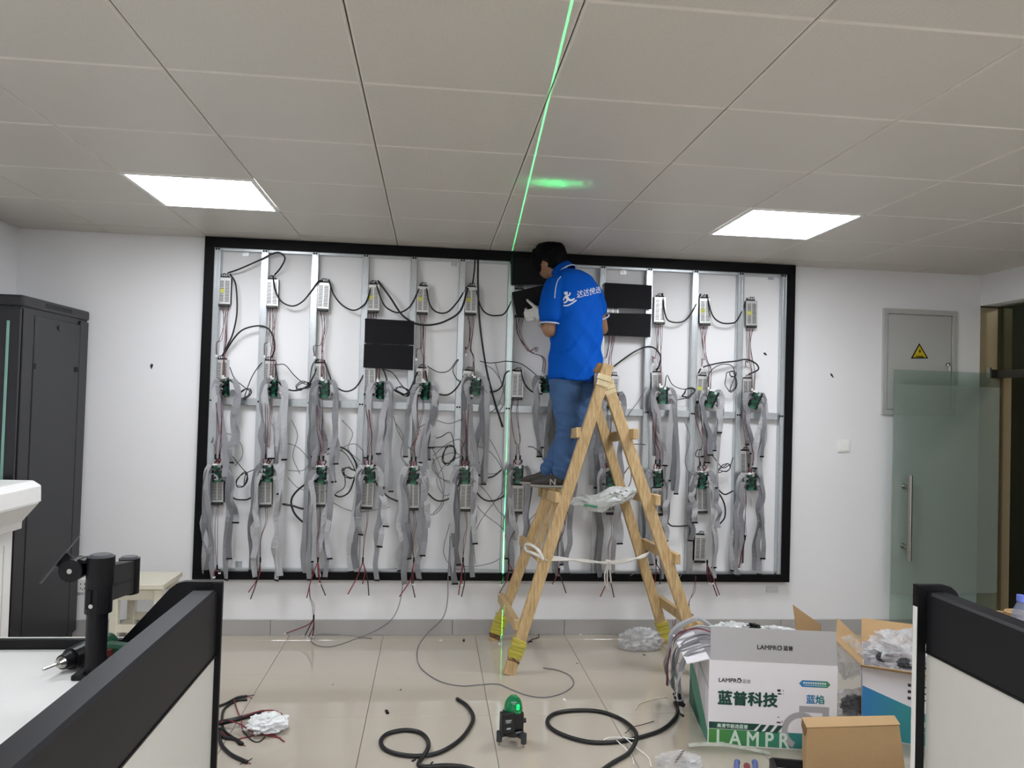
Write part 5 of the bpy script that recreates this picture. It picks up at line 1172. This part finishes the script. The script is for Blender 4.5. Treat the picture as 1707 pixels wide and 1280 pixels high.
fcable([(1128, 1030, .14), (1124, 1045, .10), (1130, 1056, .02), (1140, 1060, .01)], .0028, REDW, 'red wire falling to the floor by the right ladder feet', 'wire', 'loose_wire')
# ================================================================== the man on the ladder
F_ = Vector((-.64, .768, 0)); L_ = Vector((-.768, -.64, 0)); UP = Vector((0, 0, 1))
SKIN = mat('skin', '#8f6a50', .5, var=.08, scale=20)
BLUE = mat('blue_polo', '#0050b2', .8, var=.12, scale=14, bump=.15, bscale=500, spec=.12)
PIPE = mat('white_piping', '#b9c6dc', .6)
DENIM = mat('denim', '#3a5a85', .85, var=.28, scale=16, bump=.25, bscale=400)
HAIR = mat('black_hair', '#060506', .6, var=.3, scale=90, bump=.5, bscale=120, spec=.12)
GLOVE = mat('white_glove', '#cfcfcb', .8, bump=.3, bscale=300)
def limb(pts, radii, sub=4, n=14, flat=1.0, ref=None):
    m_ = MB(); P = [Vector(p) for p in pts]; k = len(P); rr = []
    Q = smooth(P, sub)
    for i in range(len(Q)):
        t = i/(len(Q)-1)*(k-1); a = min(int(t), k-2); rr.append(radii[a]+(radii[a+1]-radii[a])*(t-a))
    u = (Q[1]-Q[0]).orthogonal().normalized() if ref is None else Vector(ref); rings = []
    for i, p in enumerate(Q):
        tg = (Q[min(i+1, len(Q)-1)]-Q[max(i-1, 0)]).normalized(); u = (u-tg*u.dot(tg)).normalized(); v = tg.cross(u)
        rings.append([p+(u*math.cos(2*math.pi*j/n)+v*math.sin(2*math.pi*j/n)*flat)*rr[i] for j in range(n)])
    # rounded ends
    def dome(ring, c, d, r):
        return [[c+d*(r*math.sin(a))+(q-c)*math.cos(a) for q in ring] for a in (1.3, .9, .45)]
    t0 = (Q[0]-Q[1]).normalized(); t1 = (Q[-1]-Q[-2]).normalized()
    rings = dome(rings[0], Q[0], t0, rr[0])+rings+dome(rings[-1], Q[-1], t1, rr[-1])[::-1]
    return m_.rings(rings)
def ellipsoid(c, ax, n=16):
    """ax: three axis vectors (with lengths)"""
    c = Vector(c); rings = []
    for i in range(1, n):
        ph = math.pi*i/n; rings.append([c+ax[2]*math.cos(ph)+(ax[0]*math.cos(2*math.pi*k/(2*n))+ax[1]*math.sin(2*math.pi*k/(2*n)))*math.sin(ph) for k in range(2*n)])
    return MB().rings(rings)
def merge(*ms):
    o = MB()
    for q in ms: o.add(q.v, q.f)
    return o
def torso(rows, n=28, e=2.4, grow=0.0):
    rings = []
    for (x, y, d, hw, hd) in rows:
        c = W(x, y, d); ring = []
        for k in range(n):
            a = 2*math.pi*k/n; ca, sa = math.cos(a), math.sin(a)
            ring.append(c+L_*((hw+grow)*math.copysign(abs(ca)**(2/e), ca))+F_*((hd+grow)*math.copysign(abs(sa)**(2/e), sa)))
        rings.append(ring)
    return MB().rings(rings)
pel = W(958, 632, .42)
man = thing('person', 'person in a blue polo shirt and jeans standing on the ladder, facing the wall', 'person', (pel.x, pel.y, 1.04))
# joints
shl, shr = W(921, 481, .485), W(991, 492, .30)
ell, elr = W(916, 551, .50), W(1003, 548, .22)
wrl, wrr = W(904, 534, .30), W(955, 528, .16)
hipl, hipr = W(941, 640, .46), W(975, 640, .36)
knl, knr = W(946, 708, .52), W(957, 708, .40)
anl, anr = W(938, 783, .50), W(918, 780, .38)
neck, hc = W(934, 455, .375), W(917, 433, .335)
HF = Vector((-.60, .70, -.40)).normalized(); HL = Vector((-.76, -.65, 0)).normalized(); HU = HF.cross(HL)*-1
if HU.z < 0: HU = -HU
TR = [(958, 632, .42, .14, .095), (961, 590, .415, .13, .082), (962, 545, .41, .135, .08), (961, 505, .405, .15, .085), (956, 478, .395, .14, .07), (946, 462, .385, .08, .055)]
# body, one continuous surface
bm_ = merge(torso(TR), limb([neck-UP*.04, neck, hc-HU*.03], [.06, .055, .055]),
    ellipsoid(hc, (HF*.094, HL*.076, HU*.112)), ellipsoid(hc+HF*.035-HU*.05, (HF*.06, HL*.056, HU*.06)),
    ellipsoid(hc+HF*.095-HU*.012, (HF*.022, HL*.013, HU*.022)),                                  # nose
    ellipsoid(hc+HL*.076-HF*.004-HU*.040, (HF*.018, HL*.010, HU*.032)), ellipsoid(hc-HL*.076-HF*.004-HU*.040, (HF*.018, HL*.010, HU*.032)),
    limb([shl, (shl+ell)/2, ell], [.044, .046, .042]), limb([ell, ell*.4+wrl*.6, wrl], [.042, .036, .027]),
    limb([shr, (shr+elr)/2, elr], [.044, .046, .042]), limb([elr, elr*.4+wrr*.6, wrr], [.042, .036, .027]),
    limb([hipl, knl, anl], [.085, .055, .042]), limb([hipr, knr, anr], [.085, .055, .042]))
ob('body', remesh(bm_, .0075, 3), SKIN, man, sm=True)
for s in (-1, 1):
    ob('eye', ellipsoid(hc+HF*.086+HL*(s*.031)+HU*.012, (HF*.008, HL*.013, HU*.007), 8), mat('eye_dark', '#1a1512', .2), man, sm=True)
ob('mouth', ellipsoid(hc+HF*.094-HU*.058, (HF*.006, HL*.022, HU*.005), 8), mat('lips', '#7a4a40', .5), man, sm=True)
# hair: a cap over crown and back, shorter at the nape and around the ears
hm = merge(ellipsoid(hc+HU*.024-HF*.014, (HF*.104, HL*.092, HU*.112), 22), ellipsoid(hc-HF*.036-HU*.012, (HF*.074, HL*.084, HU*.088), 18), ellipsoid(hc+HU*.045+HF*.055, (HF*.062, HL*.082, HU*.072), 14), ellipsoid(hc+HF*.062+HL*.028+HU*.0, (HF*.046, HL*.058, HU*.062), 14))
hm = remesh(hm, .006, 3)
hv = []
for v in hm.v:
    q = v-hc; k = NZ.noise(v*26)*.008+NZ.noise(v*70)*.005; hv.append(v+q.normalized()*k)
hm.v = hv
ob('hair', hm, HAIR, man, sm=True)
# trousers
jm = merge(torso([(958, 636, .42, .160, .115), (959, 622, .42, .150, .105), (960, 608, .42, .125, .085)]),
    limb([hipl+UP*.02, hipl*.5+knl*.5, knl, knl*.45+anl*.55, anl-UP*.006], [.100, .088, .070, .066, .062]), limb([hipr+UP*.02, hipr*.5+knr*.5, knr, knr*.45+anr*.55, anr-UP*.006], [.100, .088, .070, .066, .062]))
jm = remesh(jm, .009, 3)
def fold(mb, fn):
    vs = []; n = len(mb.v); nr = [Vector() for _ in range(n)]
    for f in mb.f:
        a, b_, c = mb.v[f[0]], mb.v[f[1]], mb.v[f[2]]; m0 = (b_-a).cross(c-a)
        for i in f: nr[i] = nr[i]+m0
    for v, k in zip(mb.v, nr):
        if k.length: k = k.normalized()
        vs.append(v+k*fn(v))
    mb.v = vs; return mb
def ridge(q): return 1-abs(NZ.noise(q))*2
def jfold(v):
    near = sum(math.exp(-((v.z-k.z)/.07)**2) for k in (knl,))+1.5*math.exp(-((v.z-anl.z-.03)/.05)**2)+.5*math.exp(-((v.z-hipl.z+.06)/.06)**2)
    return (ridge(Vector((v.x*7, v.y*7, v.z*24+v.x*10)))*.010-.004)*(.35+near)+NZ.noise(v*30)*.002
ob('jeans', fold(jm, jfold), DENIM, man, sm=True)
# polo shirt
SR = [(957, 636, .42, .188, .138), (959, 612, .42, .185, .135), (961, 575, .415, .178, .128), (962, 540, .412, .180, .126), (961, 510, .408, .188, .124), (959, 488, .40, .186, .115), (957, 470, .392, .172, .100), (956, 459, .388, .140, .086), (947, 450, .383, .085, .068)]
slh, srh = at(shl, ell, .62), at(shr, elr, .40)
sm_ = merge(torso(SR, 36), limb([shl+UP*.01-L_*.03, at(shl, ell, .35), slh], [.078, .076, .072]), limb([shr+UP*.005+L_*.02, at(shr, elr, .35), srh], [.068, .066, .064]))
sm_ = remesh(sm_, .0085, 5)
def sfold(v):
    low = max(0, min(1, (2.22-v.z)/.3)); q = v-pel; a = q.dot(L_)
    d1 = -max(0, ridge(Vector((a*7.5+v.z*5.2, v.z*2.4, 2))))**5*.0075*low; d2 = ridge(Vector((a*5-v.z*4, v.z*2.2, 9)))*.007*low
    return (d1+d2)*2.1-.008*low+NZ.noise(v*9)*.006
sm_ = fold(sm_, sfold)
shirt = ob('polo_shirt', MB().add(sm_.v, sm_.f), BLUE, man, sm=True)
BV = BVHTree.FromPolygons([tuple(v) for v in sm_.v], sm_.f)
def stick(x, y, off=.003):
    v = _ray(x, y).normalized(); h, n, i, d = BV.ray_cast(EYE, v)
    if h is None: h, n, i, d = BV.find_nearest(W(x, y, .52))
    return h-v*off
def ringtube(c, ax, r1, r2, r_, mt, nm, par, ref):
    u = (Vector(ref)-ax*Vector(ref).dot(ax)).normalized(); v = ax.cross(u)
    return ob(nm, MB().tube([c+u*(r1*math.cos(k*math.pi/10))+v*(r2*math.sin(k*math.pi/10)) for k in range(21)], r_, 6, 2), mt, par, sm=True)
ringtube(slh+(slh-shl).normalized()*.058, (ell-shl).normalized(), .063, .063, .0055, PIPE, 'sleeve_piping', shirt, F_)
ringtube(srh+(srh-shr).normalized()*.058, (elr-shr).normalized(), .063, .063, .0055, PIPE, 'sleeve_piping', shirt, F_)
cn = W(938, 452, .378); ca = (hc-neck).normalized()
cm = MB(); rings = []
u0_ = (L_-ca*L_.dot(ca)).normalized(); v0_ = ca.cross(u0_)
for rr_, hh_ in ((.082, -.022), (.074, .022), (.068, .026), (.066, -.01)):
    rings.append([cn+ca*hh_+u0_*(rr_*math.cos(2*math.pi*k/26))+v0_*(rr_*.95*math.sin(2*math.pi*k/26)) for k in range(26)])
ob('collar', cm.rings(rings, False), BLUE, shirt, sm=True)
ob('collar_piping', MB().tube([cn-ca*.022+u0_*(.084*math.cos(k*math.pi/12))+v0_*(.08*math.sin(k*math.pi/12)) for k in range(25)], .004, 6, 2), PIPE, shirt, sm=True)
ob('raglan_piping', MB().tube([stick(x, y, .0015) for x, y in ((935, 461), (930, 467), (927, 476), (925.5, 486), (924.5, 497))], .0034, 6, 3), PIPE, shirt, sm=True)
# lettering and emblem on the back
tm = text_mb('达达快送', 1, Matrix.Identity(4), .006, 'LEFT', .0)
tx0, tx1 = min(v.x for v in tm.v), max(v.x for v in tm.v); ty0, ty1 = min(v.y for v in tm.v), max(v.y for v in tm.v)
def backpx(v):
    u = (v.x-tx0)/(tx1-tx0); w_ = (v.y-ty0)/(ty1-ty0); x = 961.5+u*41.5-u*u*1.0; y = 497.5-u*10.0-w_*(13-u*1.2); return stick(x+w_*.8, y, .0042)
tm.v = [backpx(v) for v in tm.v]
WINK = mat('white_print', '#d4dbe6', .6)
ob('lettering', tm, WINK, shirt)
em = MB()
def stroke(pts, w_):
    Q = smooth([Vector((x/8+860, y/8+390, 0)) for x, y in pts], 4); w_ /= 8
    for i in range(len(Q)-1):
        a, b_ = Q[i], Q[i+1]; d = (b_-a); n = Vector((-d.y, d.x, 0)).normalized()*w_/2; d = d.normalized()*w_*.12
        em.add([stick(p.x, p.y, .0042) for p in (a-n-d, a+n-d, b_+n+d, b_-n+d)], [(0, 1, 2, 3)])
stroke([(650, 792), (668, 790), (686, 788)], 40); stroke([(676, 822), (712, 815), (722, 782)], 18); stroke([(664, 828), (690, 860), (700, 880)], 40)
stroke([(668, 838), (645, 852), (637, 884)], 16); stroke([(700, 868), (740, 880), (760, 872), (782, 862)], 18); stroke([(692, 876), (668, 905), (640, 918)], 20); stroke([(690, 880), (730, 890), (770, 880)], 14)
stroke([(637, 956), (690, 952), (745, 925), (806, 884)], 17)
ob('running_emblem', em, WINK, shirt)
# shoes
SHOE = mat('shoe_dark', '#3a3733', .75, var=.2, scale=40); SOLE = mat('shoe_sole', '#8f8c86', .6)
def shoe(ank, toe_dir, zs, nm):
    d = Vector(toe_dir).normalized(); sd = Vector((-d.y, d.x, 0)); heel = Vector((ank.x, ank.y, zs))-d*.065
    prof = [(0, .030, .092), (.04, .036, .105), (.08, .037, .104), (.12, .039, .088), (.17, .043, .068), (.215, .041, .054), (.245, .030, .040), (.258, .014, .030)]
    def loft(z0f, hfn, wk):
        rings = []
        for a, w_, h_ in prof:
            h = hfn(h_); c = heel+d*a; ring = []
            for k in range(14):
                g = 2*math.pi*k/14; cz = math.sin(g); ring.append(c+sd*(w_*wk*math.copysign(abs(math.cos(g))**.8, math.cos(g)))+UP*(z0f+(h-z0f)*(.5+.5*math.copysign(abs(cz)**.7, cz))))
            rings.append(ring)
        return MB().rings(rings)
    s = ob('shoe', loft(.016, lambda h: h, 1.0), SHOE, man, sm=True)
    ob('sole', loft(.0, lambda h: .021, 1.05), SOLE, s, sm=True)
    lc = MB()
    for k in range(4): c = heel+d*(.115+.02*k)+UP*(.090-.011*k); lc.tube([c-sd*.022, c+UP*.006, c+sd*.022], .003, 5, 3)
    ob('laces', lc, mat('laces', '#8d8a84', .7), s, sm=True)
    ob('tongue', MB().tube([heel+d*.10+UP*.07, heel+d*.085+UP*.10], .024, 10, 2), mat('sock_beige', '#9d9582', .8), s, sm=True)
    return s, heel, d, sd
ld_ = Vector((-.985, .17, 0))
zs = .572*ft.z+.012+.03
s1, heel, d, sd = shoe(Vector((anl.x-.0, anl.y, 0)), ld_, zs, 'left')
out = sd if sd.y < 0 else -sd
nm = Matrix((( -d.x*-1, 0, 0), (0, 1, 0), (0, 0, 1)))
xa = -d; org = heel+d*.142+UP*.022+out*.041
N_ = Matrix((xa, UP, out)).transposed().to_4x4(); N_.translation = org
ob('side_letter', text_mb('N', .050, N_, .0015, 'LEFT', .0015), mat('letter_grey', '#a6a39c', .6), s1)
shoe(Vector((anr.x, anr.y, 0)), Vector((-.92, .38, 0)), zs, 'right')
# gloves: palm, four fingers and a thumb closing on the module
def glove(wr, palm, fdir, tip_pts, nm):
    ax = (palm-wr).normalized(); m_ = limb([wr-ax*.02, wr+ax*.015, palm, palm+ax*.03], [.030, .031, .036, .033], flat=.62, ref=fdir)
    ms = [m_]
    for pts, r_ in tip_pts: ms.append(limb(pts, [r_, r_*.95, r_*.85, r_*.72][:len(pts)]))
    return ob('glove', remesh(merge(*ms), .0045, 2), GLOVE, man, sm=True)
pl = W(897, 522, .25); kn_ = [W(890, 515+6*k, .225+.004*k) for k in range(4)]
fing = []
for k, b_ in enumerate(kn_):
    ln = (1, 1.1, 1.05, .85)[k]; a1 = b_+Vector((-.030*ln, .020, -.010+.002*k)); a2 = a1+Vector((-.018*ln, .024, .008)); a3 = a2+Vector((.006, .018*ln, .012)); fing.append(([b_, a1, a2, a3], .0098))
fing.append(([W(897, 516, .27), W(889, 509, .225), W(883, 504, .205), W(879, 500, .195)], .0115))
glove(wrl, pl, UP, fing, 'left')
pr_ = wrr+Vector((-.07, .012, .012)); fing = []
for k in range(4):
    b_ = pr_+Vector((-.03, .0, .024-.016*k)); ln = (1, 1.1, 1.05, .85)[k]; a1 = b_+Vector((-.032*ln, .010, 0)); a2 = a1+Vector((-.02*ln, -.012, .004)); a3 = a2+Vector((.004, -.018, .004)); fing.append(([b_, a1, a2, a3], .0098))
fing.append(([pr_+Vector((.02, -.01, .025)), pr_+Vector((-.005, -.03, .035)), pr_+Vector((-.03, -.04, .035))], .0115))
glove(wrr, pr_, UP, fing, 'right')
